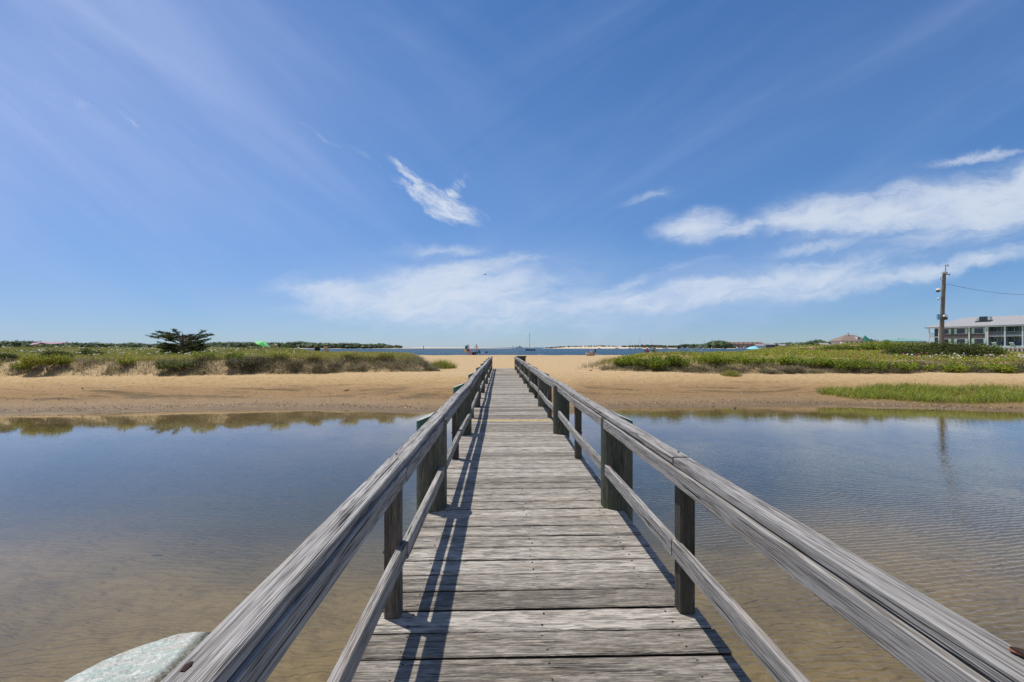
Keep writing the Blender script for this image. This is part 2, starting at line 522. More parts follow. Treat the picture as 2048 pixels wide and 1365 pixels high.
def sand_mat():
    m, n, o = newmat('sand')
    g = n.nodes.new('ShaderNodeNewGeometry')
    s = n.nodes.new('ShaderNodeSeparateXYZ'); lk(n, g.outputs['Position'], s.inputs[0])
    pos = g.outputs['Position']; z = s.outputs[2]
    n1 = noise(n, mapping(n, pos, scale=(0.10, 0.32, 1)), 1.0, 6, 0.6, 0.4)
    n2 = noise(n, mapping(n, pos, scale=(0.5, 1.6, 1)), 1.0, 8, 0.68, 0.3)
    n3 = noise(n, pos, 5.0, 8, 0.72)
    n4 = noise(n, pos, 28.0, 5, 0.7)
    zz = mth(n, 'ADD', z, mth(n, 'MULTIPLY', mth(n, 'SUBTRACT', n1, 0.5), 0.22))
    zz = mth(n, 'ADD', zz, mth(n, 'MULTIPLY', mth(n, 'SUBTRACT', n2, 0.5), 0.22))
    c = ramp(n, mth(n, 'DIVIDE', mth(n, 'ADD', zz, 0.6), 2.2), [
        (0.0, (0.27, 0.195, 0.10)), (0.08, (0.335, 0.235, 0.115)), (0.20, (0.28, 0.195, 0.095)), (0.262, (0.28, 0.19, 0.095)),
        (0.278, (0.165, 0.11, 0.05)), (0.295, (0.20, 0.13, 0.058)), (0.345, (0.275, 0.178, 0.078)), (0.41, (0.28, 0.172, 0.072)),
        (0.52, (0.33, 0.205, 0.095)), (0.63, (0.455, 0.31, 0.145)), (0.72, (0.53, 0.375, 0.195)), (1.0, (0.53, 0.385, 0.21))])
    c = mixc(n, smooth(n, mth(n, 'ADD', z, mth(n, 'MULTIPLY', mth(n, 'SUBTRACT', n1, 0.5), 0.35)), -0.28, -0.95), c, (0.045, 0.058, 0.055))   # silt in the channel
    # dark algal and wrack bands lying along the shore
    band = mth(n, 'MULTIPLY', smooth(n, zz, 0.20, 0.34), smooth(n, zz, 0.74, 0.50))
    streak = smooth(n, noise(n, mapping(n, pos, scale=(0.35, 2.4, 1)), 1.0, 7, 0.72, 0.3), 0.47, 0.62)
    c = mixc(n, mth(n, 'MULTIPLY', mth(n, 'MULTIPLY', band, streak), 0.85), c, (0.095, 0.070, 0.032))
    st2 = smooth(n, noise(n, mapping(n, pos, loc=(5, 9, 0), scale=(0.6, 4.0, 1)), 1.0, 6, 0.7, 0.2), 0.60, 0.70)
    wet = mth(n, 'MULTIPLY', smooth(n, z, 0.02, 0.12), smooth(n, z, 1.0, 0.7))
    c = mixc(n, mth(n, 'MULTIPLY', mth(n, 'MULTIPLY', st2, wet), 0.5), c, (0.13, 0.10, 0.065))
    # grains, footprints and shells
    c = mixc(n, smooth(n, n3, 0.42, 0.72, 0.0, 0.50), c, (0.14, 0.095, 0.05))
    c = mixc(n, smooth(n, n4, 0.64, 0.70, 0.0, 0.55), c, (0.62, 0.52, 0.40))
    foot = noise(n, mapping(n, pos, scale=(1.0, 1.3, 1)), 2.6, 5, 0.6)
    dry = smooth(n, z, 0.55, 0.9)
    # weed on the pond bed
    vor = noise(n, mapping(n, pos, scale=(1.0, 1.4, 1)), 1.7, 3, 0.5)
    weed = mth(n, 'MULTIPLY', smooth(n, vor, 0.70, 0.755), smooth(n, z, -0.12, -0.25))
    c = mixc(n, mth(n, 'MULTIPLY', weed, 0.8), c, (0.045, 0.055, 0.028))
    bl = smooth(n, noise(n, pos, 0.45, 5, 0.6), 0.42, 0.66)
    c = mixc(n, mth(n, 'MULTIPLY', mth(n, 'MULTIPLY', bl, smooth(n, z, -0.03, -0.2)), 0.42), c, (0.075, 0.065, 0.042))
    wv = n.nodes.new('ShaderNodeTexWave'); wv.wave_type = 'BANDS'; wv.bands_direction = 'Y'
    lk(n, warp(n, pos, 0.8, 0.7), wv.inputs['Vector'])
    wv.inputs['Scale'].default_value = 2.6; wv.inputs['Distortion'].default_value = 2.5
    wv.inputs['Detail'].default_value = 2; wv.inputs['Detail Scale'].default_value = 1.2
    h = mth(n, 'ADD', mth(n, 'MULTIPLY', foot, mth(n, 'ADD', mth(n, 'MULTIPLY', dry, 1.3), 0.25)), mth(n, 'MULTIPLY', n3, 0.35))
    h = mth(n, 'ADD', h, mth(n, 'MULTIPLY', mth(n, 'MULTIPLY', wv.outputs['Fac'], smooth(n, z, 0.0, -0.1)), 0.35))
    h = mth(n, 'ADD', h, mth(n, 'MULTIPLY', n4, 0.06))
    rough = smooth(n, z, 0.05, 0.5, 0.55, 0.95)
    pbsdf(n, o, c, rough, bumpn(n, h, 0.8, 0.10), 0.25)
    return m


def water_mat(name, tint, layers, strength, rough=0.0, deep=None, boost=1.0, frame_rot=0.0):
    m, n, o = newmat(name)
    g = n.nodes.new('ShaderNodeNewGeometry').outputs['Position']
    h = None
    for (sx, sy, rot, amp, det) in layers:
        v = noise(n, mapping(n, g, rot=(0, 0, math.radians(rot)), scale=(sx, sy, 1)), 1.0, det, 0.5, 0.25)
        v = mth(n, 'MULTIPLY', v, amp)
        h = v if h is None else mth(n, 'ADD', h, v)
    if name == 'pond_water':
        # wind ripples run over the eastern half and leave the lee of the western half calm
        s = n.nodes.new('ShaderNodeSeparateXYZ'); lk(n, g, s.inputs[0])
        w = n.nodes.new('ShaderNodeTexWave'); w.wave_type = 'BANDS'; w.bands_direction = 'Y'; w.wave_profile = 'SIN'
        lk(n, mapping(n, warp(n, g, 1.1, 0.14), rot=(0, 0, math.radians(-9))), w.inputs['Vector'])
        w.inputs['Scale'].default_value = 4.0; w.inputs['Distortion'].default_value = 3.2
        w.inputs['Detail'].default_value = 2.0; w.inputs['Detail Scale'].default_value = 2.0
        east = smooth(n, mth(n, 'ADD', s.outputs[0], mth(n, 'MULTIPLY', noise(n, g, 0.35, 3), 2.0)), 0.6, 3.4, 0.05, 1.0)
        calm = smooth(n, s.outputs[1], 14.0, 4.5, 0.10, 1.0)
        pat = smooth(n, noise(n, g, 1.3, 3), 0.35, 0.65, 0.45, 1.0)
        wv = mth(n, 'MULTIPLY', mth(n, 'MULTIPLY', w.outputs['Fac'], 0.42), mth(n, 'MULTIPLY', east, pat))
        h = mth(n, 'MULTIPLY', mth(n, 'ADD', h, wv), calm)
    bm = bumpn(n, h, 1.0, strength)
    fr = n.nodes.new('ShaderNodeFresnel'); fr.inputs[0].default_value = 1.33
    lk(n, bm, fr.inputs['Normal'])
    gl = n.nodes.new('ShaderNodeBsdfGlossy'); gl.inputs['Roughness'].default_value = rough
    gl.inputs['Color'].default_value = (1, 1, 1, 1)
    lk(n, bm, gl.inputs['Normal'])
    if deep is None:
        tr = n.nodes.new('ShaderNodeBsdfTransparent'); tr.inputs[0].default_value = (*tint, 1)
    else:
        tr = n.nodes.new('ShaderNodeBsdfDiffuse')
        f = noise(n, mapping(n, g, scale=(0.006, 0.03, 1)), 1.0, 5, 0.6)
        lk(n, mixc(n, smooth(n, f, 0.35, 0.65), deep, tuple(x * 1.5 for x in deep)), tr.inputs[0])
    mx = n.nodes.new('ShaderNodeMixShader')
    fac = mth(n, 'MULTIPLY', fr.outputs[0], boost, clamp=True)
    lk(n, fac, mx.inputs[0]); lk(n, tr.outputs[0], mx.inputs[1]); lk(n, gl.outputs[0], mx.inputs[2])
    lk(n, mx.outputs[0], o.inputs[0])
    return m


def leaf_mat(name, trans=0.3, rough=0.6):
    m, n, o = newmat(name)
    c = attr(n, 'col', 'Vector')
    b = n.nodes.new('ShaderNodeBsdfPrincipled')
    lk(n, c, b.inputs['Base Color']); b.inputs['Roughness'].default_value = rough
    b.inputs['Specular IOR Level'].default_value = 0.3
    t = n.nodes.new('ShaderNodeBsdfTranslucent')
    lk(n, c, t.inputs[0])
    mx = n.nodes.new('ShaderNodeMixShader'); mx.inputs[0].default_value = trans
    lk(n, b.outputs[0], mx.inputs[1]); lk(n, t.outputs[0], mx.inputs[2]); lk(n, mx.outputs[0], o.inputs[0])
    return m


M_SAND = sand_mat()
M_POND = water_mat('pond_water', (0.86, 0.88, 0.80), [(9, 15, 12, 0.30, 3), (3, 6, -10, 0.35, 3)], 0.0065, boost=1.35)
M_SEA = water_mat('sea_water', (0.5, 0.5, 0.5), [(1.1, 2.6, 5, 0.6, 6), (0.12, 0.4, -8, 1.8, 4)], 0.55, 0.12, deep=(0.008, 0.042, 0.075), boost=0.62)
M_LEAF = leaf_mat('leaf', 0.28)
M_GRASS = leaf_mat('grass_blade', 0.30, 0.7)

# ------------------------------------------------------------------ terrain
_T = np.random.default_rng(5).random((256, 256))


def vn(x, y):
    xi = np.floor(x).astype(int); yi = np.floor(y).astype(int)
    fx = x - xi; fy = y - yi
    fx = fx * fx * (3 - 2 * fx); fy = fy * fy * (3 - 2 * fy)
    a = _T[xi & 255, yi & 255]; b = _T[(xi + 1) & 255, yi & 255]
    c = _T[xi & 255, (yi + 1) & 255]; d = _T[(xi + 1) & 255, (yi + 1) & 255]
    return (a * (1 - fx) + b * fx) * (1 - fy) + (c * (1 - fx) + d * fx) * fy


def fbm(x, y, s, o=4):
    t = 0; a = 1.0; w = 0
    for i in range(o):
        t = t + a * vn(x * s * 2 ** i + 17.3 * i, y * s * 2 ** i + 5.1 * i); w += a; a *= 0.5
    return t / w


def sst(a, b, x):
    t = np.clip((x - a) / (b - a), 0, 1)
    return t * t * (3 - 2 * t)


def shore(X):
    return np.interp(X, [-60, -30, -18.1, -12.7, -10, -7, -3.5, 1.9, 4, 10.9, 13.5, 18.8, 30, 60],
                     [11, 14.5, 16.1, 17.2, 17.5, 17.3, 16.5, 16.2, 17.7, 18.5, 18.3, 16.7, 15, 12])


def sea_line(X):
    return np.where(X < 45, 84.0, 84 + (X - 45) / 0.575)


def dune_masks(X, Y):
    """signed depth inside the west dune and the east dune"""
    wob = (fbm(X, Y, 0.35, 3) - 0.5) * 2.2
    footL = np.interp(X, [-30, -17, -13, -8, -5], [22.2, 22.8, 24.2, 25.4, 26.2])
    dl = np.minimum(Y - footL + wob * 0.6, (-4.6 - (Y - 27.5) * 0.23) - X + wob * 0.5)
    footR = np.interp(X, [3, 6, 10, 27, 40], [28.2, 26.6, 25.3, 24.2, 24.0])
    dr = np.minimum(Y - footR + wob * 0.6, X - (3.6 + (Y - 28) * 0.36) + wob * 0.5)
    return dl, dr


def ground(X, Y):
    X = np.asarray(X, float); Y = np.asarray(Y, float)
    t = Y - shore(X) + (fbm(X, Y, 0.5, 3) - 0.5) * 0.9
    z = np.interp(t, [-30, -20, -11.5, -8, -5.5, -3, -1, 0, 1, 2, 4, 6, 8, 11, 20, 40, 60],
                  [0.3, -0.30, -0.42, -0.80, -0.90, -0.6, -0.12, 0.0, 0.10, 0.22, 0.60, 0.90, 0.99, 1.02, 1.05, 1.10, 1.13])
    z = np.where(Y < -6, np.maximum(z, -0.5 + (-6 - Y) * 0.25).clip(None, 1.0), z)
    z = z + (fbm(X, Y, 0.8, 4) - 0.5) * 0.07 * sst(0, 4, t) + (fbm(X, Y, 0.25, 3) - 0.5) * 0.16 * sst(4, 9, t)
    z = z + (fbm(X, Y, 1.6, 2) - 0.5) * 0.03
    dl, dr = dune_masks(X, Y)
    br = (fbm(X + 40, Y, 0.22, 4) - 0.5)
    uq = X / np.maximum(Y, 1)
    fl_ = 1 - 0.5 * sst(-0.52, -0.40, uq) * sst(32, 44, Y)
    hl = fl_ * sst(0, 1.7, dl) * (0.64 + 0.3 * br) * sst(74, 62, Y) + fl_ * sst(1.5, 14, dl) * (0.16 + 0.45 * br) * sst(70, 58, Y)
    fr_ = 1 - 0.75 * sst(30, 42, Y) * sst(0.56, 0.50, uq)
    fr_ = fr_ * (1 - 0.85 * sst(0.93, 1.01, uq) * sst(30, 38, Y))
    hr = fr_ * sst(0, 2.2, dr) * (0.45 + 0.3 * br) + fr_ * sst(1.5, 7, dr) * (0.22 + 0.4 * br) * (1 - 0.62 * sst(20, 34, X)) * sst(72, 60, Y)
    z = z + hl + hr + (fbm(X, Y, 1.1, 3) - 0.5) * 0.18 * (sst(0.2, 1.5, dl) + sst(0.2, 1.5, dr))
    z = z + 1.25 * np.exp(-((X - 54) / 15.0) ** 2 - ((Y - 68) / 7.0) ** 2)     # back dune
    uu = X / np.maximum(Y, 1)
    inl = sst(0.80, 0.93, uu) * sst(60, 76, X) * sst(86, 93, Y)
    z = z + inl * 0.95
    d = Y - sea_line(X)
    f = sst(-11, 22, d)
    z = z * (1 - f) + (-3.0) * f
    return z


def axis_pts(segs):
    r = []
    for a, b, st in segs:
        r += list(np.arange(a, b, st))
    r.append(segs[-1][1])
    return np.array(r)


xs = axis_pts([(-9000, -1000, 1000), (-1000, -200, 100), (-200, -60, 10), (-60, -34, 1.0), (-34, 36, 0.28), (36, 90, 0.9), (90, 300, 6), (300, 1000, 100), (1000, 9000, 1000)])
ys = axis_pts([(-60, -10, 5), (-10, 14, 0.8), (14, 34, 0.22), (34, 62, 0.5), (62, 110, 1.2), (110, 260, 6), (260, 1000, 90), (1000, 21000, 2500)])
GX, GY = np.meshgrid(xs, ys)
GZ = ground(GX, GY)
nx, ny = len(xs), len(ys)
me = bpy.data.meshes.new('beach_ground')
V = np.stack([GX, GY, GZ], -1).reshape(-1, 3).astype(np.float32)
ii, jj = np.meshgrid(np.arange(nx - 1), np.arange(ny - 1))
q = (jj * nx + ii).ravel()
L = np.stack([q, q + 1, q + nx + 1, q + nx], -1).astype(np.int32)
me.vertices.add(len(V)); me.vertices.foreach_set('co', V.ravel())
me.loops.add(L.size); me.loops.foreach_set('vertex_index', L.ravel())
me.polygons.add(len(L)); me.polygons.foreach_set('loop_start', np.arange(0, L.size, 4, dtype=np.int32))
me.materials.append(M_SAND)
me.update(calc_edges=True)
me.polygons.foreach_set('use_smooth', np.ones(len(L), bool))
g_o = bpy.data.objects.new('beach_ground', me); COL.objects.link(g_o)
tag(g_o, kind='structure')


def sheet(name, x0, x1, y0, y1, z, mat):
    m = MB(); b = [(x0, y0, z), (x1, y0, z), (x1, y1, z), (x0, y1, z)]
    m.v = b; m.face((0, 1, 2, 3))
    return tag(m.build(name, mat), kind='structure')


sheet('pond_water', -60, 60, -40, 24, 0.0, M_POND)
sheet('sea_water', -9000, 9000, 70, 20800, 0.0, M_SEA)

# ------------------------------------------------------------------ footbridge
BX = 0.213; SL = 0.0263
ANG = math.atan(SL)
DZ = 1.0
bridge = empty('footbridge', (BX, 0, DZ), ANG)
tag(bridge, 'long weathered grey timber footbridge with railings crossing the pond to the beach', 'footbridge')
Y0, Y1 = -3.6, 30.2
rnd = random.Random(3)


def worn_profile(w, h, c=0.006):
    return [(-w / 2 + c, -h / 2), (w / 2 - c, -h / 2), (w / 2, -h / 2 + c), (w / 2, h / 2 - c), (w / 2 - c, h / 2), (-w / 2 + c, h / 2), (-w / 2, h / 2 - c), (-w / 2, -h / 2 + c)]


deck = MB()
y = Y0; k = 0
while y < Y1 - 0.1:
    pw = 0.1735 + rnd.uniform(-0.004, 0.003)
    deck.cur = rnd.uniform(0, 900)
    hl = 0.845 + rnd.uniform(-0.008, 0.010); hr_ = 0.845 + rnd.uniform(-0.008, 0.010)
    z = -0.019 + rnd.uniform(-0.0025, 0.0025)
    ph = rnd.uniform(0, 6.28); am = rnd.uniform(0.0005, 0.002); tl = rnd.uniform(-0.0035, 0.0035)
    ts = [-hl + (hl + hr_) * i / 14.0 for i in range(15)]
    jj_ = [(rnd.uniform(-.0018, .0018), rnd.uniform(-.0010, .0010)) for _ in range(16)]
    deck.ext([(a + y + pw / 2, b + z) for a, b in worn_profile(pw, 0.038, 0.006)], 'x', ts,
             lambda t: (am * math.sin(t * 3 + ph) + jj_[int((t + 1) * 7) % 16][0] + tl * t, am * 0.8 * math.cos(t * 2.3 + ph) + jj_[int((t + 1) * 7) % 16][1]))
    y += 0.189; k += 1
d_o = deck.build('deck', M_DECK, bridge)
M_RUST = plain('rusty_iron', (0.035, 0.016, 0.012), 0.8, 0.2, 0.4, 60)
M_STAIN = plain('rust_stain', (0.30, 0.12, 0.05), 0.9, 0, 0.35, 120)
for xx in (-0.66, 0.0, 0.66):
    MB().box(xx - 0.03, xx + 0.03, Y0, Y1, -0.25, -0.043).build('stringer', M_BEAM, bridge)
nails = []
for k_ in range(200):
    yk = Y0 + 0.189 * k_
    if yk < 1.5: continue
    for xx in (-0.655, 0.0, 0.655):
        for dy_ in (0.04, 0.132):
            nails.append((xx + rnd.uniform(-.02, .02), yk + dy_ + rnd.uniform(-.01, .01)))
    if len(nails) > 92: break
n0 = None
for (nx_, ny_) in nails[:96]:
    if n0 is None:
        n0 = MB().lathe([(0.0052, -0.0015), (0.0055, 0.0012), (0.0028, 0.0022)], 8).build('nail_head', M_RUST, bridge, loc=(nx_, ny_, 0.001))
    else:
        o = n0.copy(); COL.objects.link(o); o.location = (nx_, ny_, 0.001)
# the yellow tread strip
M_YEL = plain('yellow_paint', (0.62, 0.45, 0.15), 0.7, 0, 0.3, 20)
MB().box(-0.80, 0.80, 8.62, 8.71, 0.003, 0.010).build('yellow_strip', M_YEL, bridge)
# loose grass sprouting from the deck edge
PILE_Y = [-2.6, 0.80, 4.02, 7.40, 10.8, 14.15, 17.6, 21.0, 24.4, 27.8]
POST_Y = [-0.95, 2.42, 5.74, 9.05, 12.5, 15.85, 19.3, 22.7, 26.1, 29.6]
for side in (-1, 1):
    nodes = sorted(PILE_Y + POST_Y)
    wob = {}
    for i, yy_ in enumerate(nodes):
        a = 0.0 if yy_ < 6 else 1.0
        wob[yy_] = (rnd.uniform(-0.014, 0.014) * (0.3 + a), rnd.uniform(-0.013, 0.010) * (0.3 + a))

    def off(t, side=side, wob=wob, nodes=nodes):
        return (float(np.interp(t, nodes, [wob[n_][0] for n_ in nodes])), float(np.interp(t, nodes, [wob[n_][1] for n_ in nodes])))
    ends = [nodes[0] - 0.3] + nodes[1:-1:1] + [nodes[-1] + 0.12]

    def run(name, xc, zc, w, h, joints, gap=0.004, c=0.005, nstep=6, jit=0.004):
        m = MB()
        for a, b in zip(joints[:-1], joints[1:]):
            m.cur = rnd.uniform(0, 900)
            dxj, dzj = rnd.uniform(-jit, jit), rnd.uniform(-jit, jit)
            ts = [a + gap / 2 + (b - a - gap) * i / nstep for i in range(nstep + 1)]
            m.ext([(p + xc + dxj, q_ + zc + dzj) for p, q_ in worn_profile(w, h, c)], 'y', ts, off)
        return m.build(name, M_RAIL, bridge)
    j2 = [nodes[0] - 0.3] + POST_Y[1:-1] + [nodes[-1] + 0.12]       # long boards, butted over the posts
    run('handrail_cap', side * 0.756, 0.795, 0.090, 0.038, j2, 0.004, 0.004, 12)
    gp = 0.006 if side > 0 else 0.0
    run('top_rail', side * (0.7215 - gp), 0.7335 - gp * 0.6, 0.038, 0.082, j2 if side < 0 else [nodes[0] - 0.3] + PILE_Y[2:] + [nodes[-1] + 0.1], 0.004, 0.003, 12)
    mj = [nodes[0] - 0.3] + nodes[2:-1] + [nodes[-1] + 0.1]
    run('middle_rail', side * 0.7215, 0.326, 0.037, 0.090, mj, 0.006, 0.003, 6, 0.007)
    for yy_ in POST_Y:
        m = MB(); m.cur = rnd.uniform(0, 900)
        m.ext([(a, b) for a, b in worn_profile(0.080, 0.086, 0.006)], 'x', [0, 1])      # placeholder profile, rebuilt upright below
        m.v = []; m.f = []; m.pid = []
        pr = worn_profile(0.080, 0.086, 0.006)
        zs = [-0.5, 0.0, 0.4, 0.772]
        for zz_ in zs:
            for a, b in pr: m.v.append((a + rnd.uniform(-.001, .001), b + rnd.uniform(-.001, .001), zz_))
        for i in range(3):
            for j in range(8):
                k2 = (j + 1) % 8
                m.face((i * 8 + j, i * 8 + k2, (i + 1) * 8 + k2, (i + 1) * 8 + j))
        m.face(range(24, 32)); m.face(list(range(0, 8))[::-1])
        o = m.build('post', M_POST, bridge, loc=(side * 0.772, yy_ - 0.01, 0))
        # carriage bolt
        MB().tube([(side * 0.04, 0, 0.326), (side * 0.052, 0, 0.326)], 0.009, 6).build('bolt', M_RUST, o)
    for i, yy_ in enumerate(PILE_Y):
        r = 0.137 + rnd.uniform(-0.008, 0.012)
        xc = 0.822
        if (side > 0 and i == 3): xc = 0.785
        if side < 0 and i in (2,): xc = 0.812
        if i == 1: r = 0.168 if side < 0 else 0.145; xc = 0.862 if side < 0 else 0.832
        m = MB(); m.cur = rnd.uniform(0, 900)
        sl_ = 0.15 if i == 1 else 0.42
        zpl = lambda s: 0.816 - sl_ * (s + xc - 0.803)
        s0 = 0.803 - xc; sx = min(s0 + 0.044 / sl_, r * 0.995)
        ss = sorted({round(-r * math.cos(PI * q_ / 13), 5) for q_ in range(14)} | {round(s0, 5), round(sx, 5)})
        fr = [1 + 0.02 * math.sin(9 * s / r + i) + rnd.uniform(-.008, .008) for s in ss]
        yy2 = [max(0.003, math.sqrt(max(0, r * r - s * s))) * f_ for s, f_ in zip(ss, fr)]
        n_ = len(ss)
        ring = [(side * s, w_) for s, w_ in zip(ss, yy2)] + [(side * s, -w_) for s, w_ in zip(ss[::-1], yy2[::-1])]
        zl = [-2.4, -1.0, 0.0, 0.5, None]
        for zz_ in zl:
            for a, c_ in ring:
                m.v.append((a, c_, (min(0.772, zpl(side * a)) if zz_ is None else zz_)))
        M_ = 2 * n_
        for li in range(4):
            for q_ in range(M_):
                k2 = (q_ + 1) % M_
                m.face((li * M_ + q_, li * M_ + k2, (li + 1) * M_ + k2, (li + 1) * M_ + q_))
        b0 = 4 * M_
        for q_ in range(n_ - 1):
            m.face((b0 + q_, b0 + q_ + 1, b0 + M_ - 2 - q_, b0 + M_ - 1 - q_))
        # the part outside the handrail stands higher and sheds water outward
        wi = [q_ for q_ in range(n_) if s0 - 1e-4 <= ss[q_] <= sx + 1e-4]
        b1 = len(m.v)
        for q_ in wi:
            s = ss[q_]; w_ = yy2[q_]
            m.v += [(side * s, w_, 0.772), (side * s, w_, zpl(s)), (side * s, -w_, zpl(s)), (side * s, -w_, 0.772)]
        for q_ in range(len(wi) - 1):
            a = b1 + q_ * 4
            m.face((a, a + 4, a + 5, a + 1)); m.face((a + 1, a + 5, a + 6, a + 2)); m.face((a + 2, a + 6, a + 7, a + 3))
        m.face((b1, b1 + 1, b1 + 2, b1 + 3)); a = b1 + 4 * (len(wi) - 1); m.face((a + 3, a + 2, a + 1, a))
        zoff = 0.80
        m.v = [(a, b_, c_ - zoff) for a, b_, c_ in m.v]
        o = m.build('piling', M_PILE_E if side > 0 else M_PILE_W, bridge, loc=(side * xc, yy_ - (0.10 if i == 1 and side > 0 else 0), zoff))
    # rust holes with a bent spike on the cap over each piling
    for yy_ in PILE_Y + POST_Y:
        if yy_ < 0: continue
        big = yy_ < 1
        a = 0.0085 if big else 0.005
        xx = side * 0.782; yo = yy_ + (0.05 if big else 0.10)
        m = MB(); m.cur = 1
        N_ = 22
        m.v = [(xx + a * 1.15 * (1 + .25 * math.sin(3 * t_) + rnd.uniform(-.2, .2)) * math.cos(t_), yo + a * 2.2 * (1 + rnd.uniform(-.25, .25)) * math.sin(t_), 0.8149) for t_ in [2 * PI * q_ / N_ for q_ in range(N_)]]
        m.face(range(N_)); m.build('rust_stain', M_STAIN, bridge)
        m = MB(); m.cur = 1
        m.tube([(xx, yo - a * 1.6, 0.815), (xx + .001, yo, 0.8165), (xx - .001, yo + a * 1.9, 0.8155)], [a * 0.75, a * 0.95, a * 0.3], 8)
        m.build('rusty_spike', M_RUST, bridge)
    # transverse bearers under the deck
for yy_ in PILE_Y:
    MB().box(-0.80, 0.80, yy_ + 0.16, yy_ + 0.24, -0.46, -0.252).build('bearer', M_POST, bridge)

# ------------------------------------------------------------------ vegetation
def pick(pal, n, var=0.15, rng=RNG):
    pal = np.array(pal)
    c = pal[rng.integers(0, len(pal), n)]
    return np.clip(c * (1 + rng.normal(0, var, (n, 1))) * (1 + rng.normal(0, 0.05, (n, 3))), 0.005, 1)


def blades(P, h, w, lean=0.35, bend=0.3, rng=RNG):
    """P (N,3) roots -> (N*2 quads) bent tapering blades"""
    n = len(P)
    a = rng.uniform(0, 2 * PI, n); d = rng.uniform(0, 2 * PI, n)
    h = h * np.ones(n); w = w * np.ones(n)
    wv = np.stack([np.cos(a), np.sin(a), np.zeros(n)], -1) * (w / 2)[:, None]
    ln = (rng.random(n) * lean * h)[:, None] * np.stack([np.cos(d), np.sin(d), np.zeros(n)], -1)
    b2 = (rng.random(n) * bend * h)[:, None] * np.stack([np.cos(d), np.sin(d), np.zeros(n)], -1)
    up = np.zeros((n, 3)); up[:, 2] = h
    m = P + up * 0.55 + ln * 0.5
    t = P + up * (1 - 0.15 * rng.random((n, 1))) + ln + b2
    q1 = np.stack([P - wv, P + wv, m + wv * 0.75, m - wv * 0.75], 1)
    q2 = np.stack([m - wv * 0.75, m + wv * 0.75, t + wv * 0.1, t - wv * 0.1], 1)
    return np.stack([q1, q2], 1).reshape(-1, 3)


def leaves(P, s, flat=0.3, rng=RNG, asp=0.6):
    n = len(P)
    nrm = rng.normal(0, 1, (n, 3)); nrm[:, 2] = np.abs(nrm[:, 2]) + flat
    nrm /= np.linalg.norm(nrm, axis=1)[:, None]
    r = rng.normal(0, 1, (n, 3)); a = np.cross(nrm, r); a /= np.linalg.norm(a, axis=1)[:, None]
    b = np.cross(nrm, a)
    s = (s * np.ones(n))[:, None]
    a = a * s * 0.5; b = b * s * 0.5 * asp
    return np.stack([P - a, P + b, P + a, P - b], 1).reshape(-1, 3)


def scatter(n, x0, x1, y0, y1, dens, rng=RNG):
    X = rng.uniform(x0, x1, n); Y = rng.uniform(y0, y1, n)
    keep = rng.random(n) < dens(X, Y)
    X, Y = X[keep], Y[keep]
    return X, Y, ground(X, Y)


G_OLIVE = [(0.20, 0.22, 0.045), (0.26, 0.27, 0.06), (0.31, 0.30, 0.09), (0.16, 0.20, 0.035), (0.36, 0.31, 0.14)]
G_TAN = [(0.42, 0.34, 0.22), (0.34, 0.27, 0.17), (0.26, 0.21, 0.14), (0.48, 0.40, 0.28)]
G_MARSH = [(0.17, 0.25, 0.04), (0.22, 0.30, 0.055), (0.13, 0.20, 0.035), (0.32, 0.33, 0.10)]
G_ROSE = [(0.10, 0.17, 0.018), (0.15, 0.225, 0.025), (0.21, 0.28, 0.035), (0.06, 0.11, 0.014), (0.27, 0.31, 0.05)]


def gain(p, g): return [tuple(x * k for x, k in zip(q, g)) for q in p]


G_OLIVE = gain(G_OLIVE, (1.3, 1.28, 0.9)); G_MARSH = gain(G_MARSH, (1.7, 1.5, 0.95)); G_ROSE = gain(G_ROSE, (1.75, 1.45, 1.0))


def visible(X, Y, m=0.28):
    return (np.abs(X) < (1.125 + m) * Y + 2).astype(float)


def perspw(X, Y):
    return np.clip((42.0 / Y) ** 1.0, 0.25, 1.0)


# beach grass over both dunes
def grass_on(which, n, seed):
    rng = np.random.default_rng(seed)
    if which == 'w':
        def den(X, Y):
            dl, _ = dune_masks(X, Y)
            pat = fbm(X, Y, 0.9, 3)
            return visible(X, Y) * perspw(X, Y) * sst(0.1, 1.5, dl) * sst(0.26, 0.44, pat + 0.25 * sst(1, 3, dl))
        X, Y, Z = scatter(n, -75, -3, 21.5, 62, den, rng)
        dl, _ = dune_masks(X, Y); d = dl
    else:
        def den(X, Y):
            _, dr = dune_masks(X, Y)
            pat = fbm(X + 9, Y, 0.8, 3)
            streak = np.exp(-((X / Y - 0.68) / 0.055) ** 2) * np.exp(-((Y - 57) / 3.0) ** 2)
            return visible(X, Y) * perspw(X, Y) * sst(-0.1, 1.6, dr) * sst(0.34, 0.52, pat + 0.15 * sst(1, 3, dr)) * (1 - streak)
        X, Y, Z = scatter(n, 3, 92, 23, 78, den, rng)
        _, dr = dune_masks(X, Y); d = dr
    N = len(X)
    scl = 1 + 0.5 * sst(30, 60, Y)
    h = rng.uniform(0.16, 0.38, N) * (0.75 + 0.7 * fbm(X, Y, 0.6, 2))
    V = blades(np.stack([X, Y, Z - 0.02], -1), h, 0.020 * scl, 0.7, 0.45, rng)
    dryness = np.clip(1 - sst(0.3, 2.4, d) + (fbm(X, Y, 0.5, 3) - 0.5) * 0.9, 0, 1)
    isdry = rng.random(N) < dryness * 0.85 + 0.10
    c = np.where(isdry[:, None], pick(G_TAN, N, 0.2, rng), pick(G_OLIVE, N, 0.2, rng))
    return V, np.repeat(c, 2, 0), N


V, C, N = grass_on('w', 480000, 1)
tag(tri_mesh('dune_grass', V, 4, M_GRASS, C), 'olive and straw coloured beach grass covering the dune left of the bridge', 'grass', kind='stuff')
V, C, N = grass_on('e', 300000, 2)
tag(tri_mesh('dune_grass', V, 4, M_GRASS, C), 'green and straw beach grass covering the dune right of the bridge', 'grass', kind='stuff')


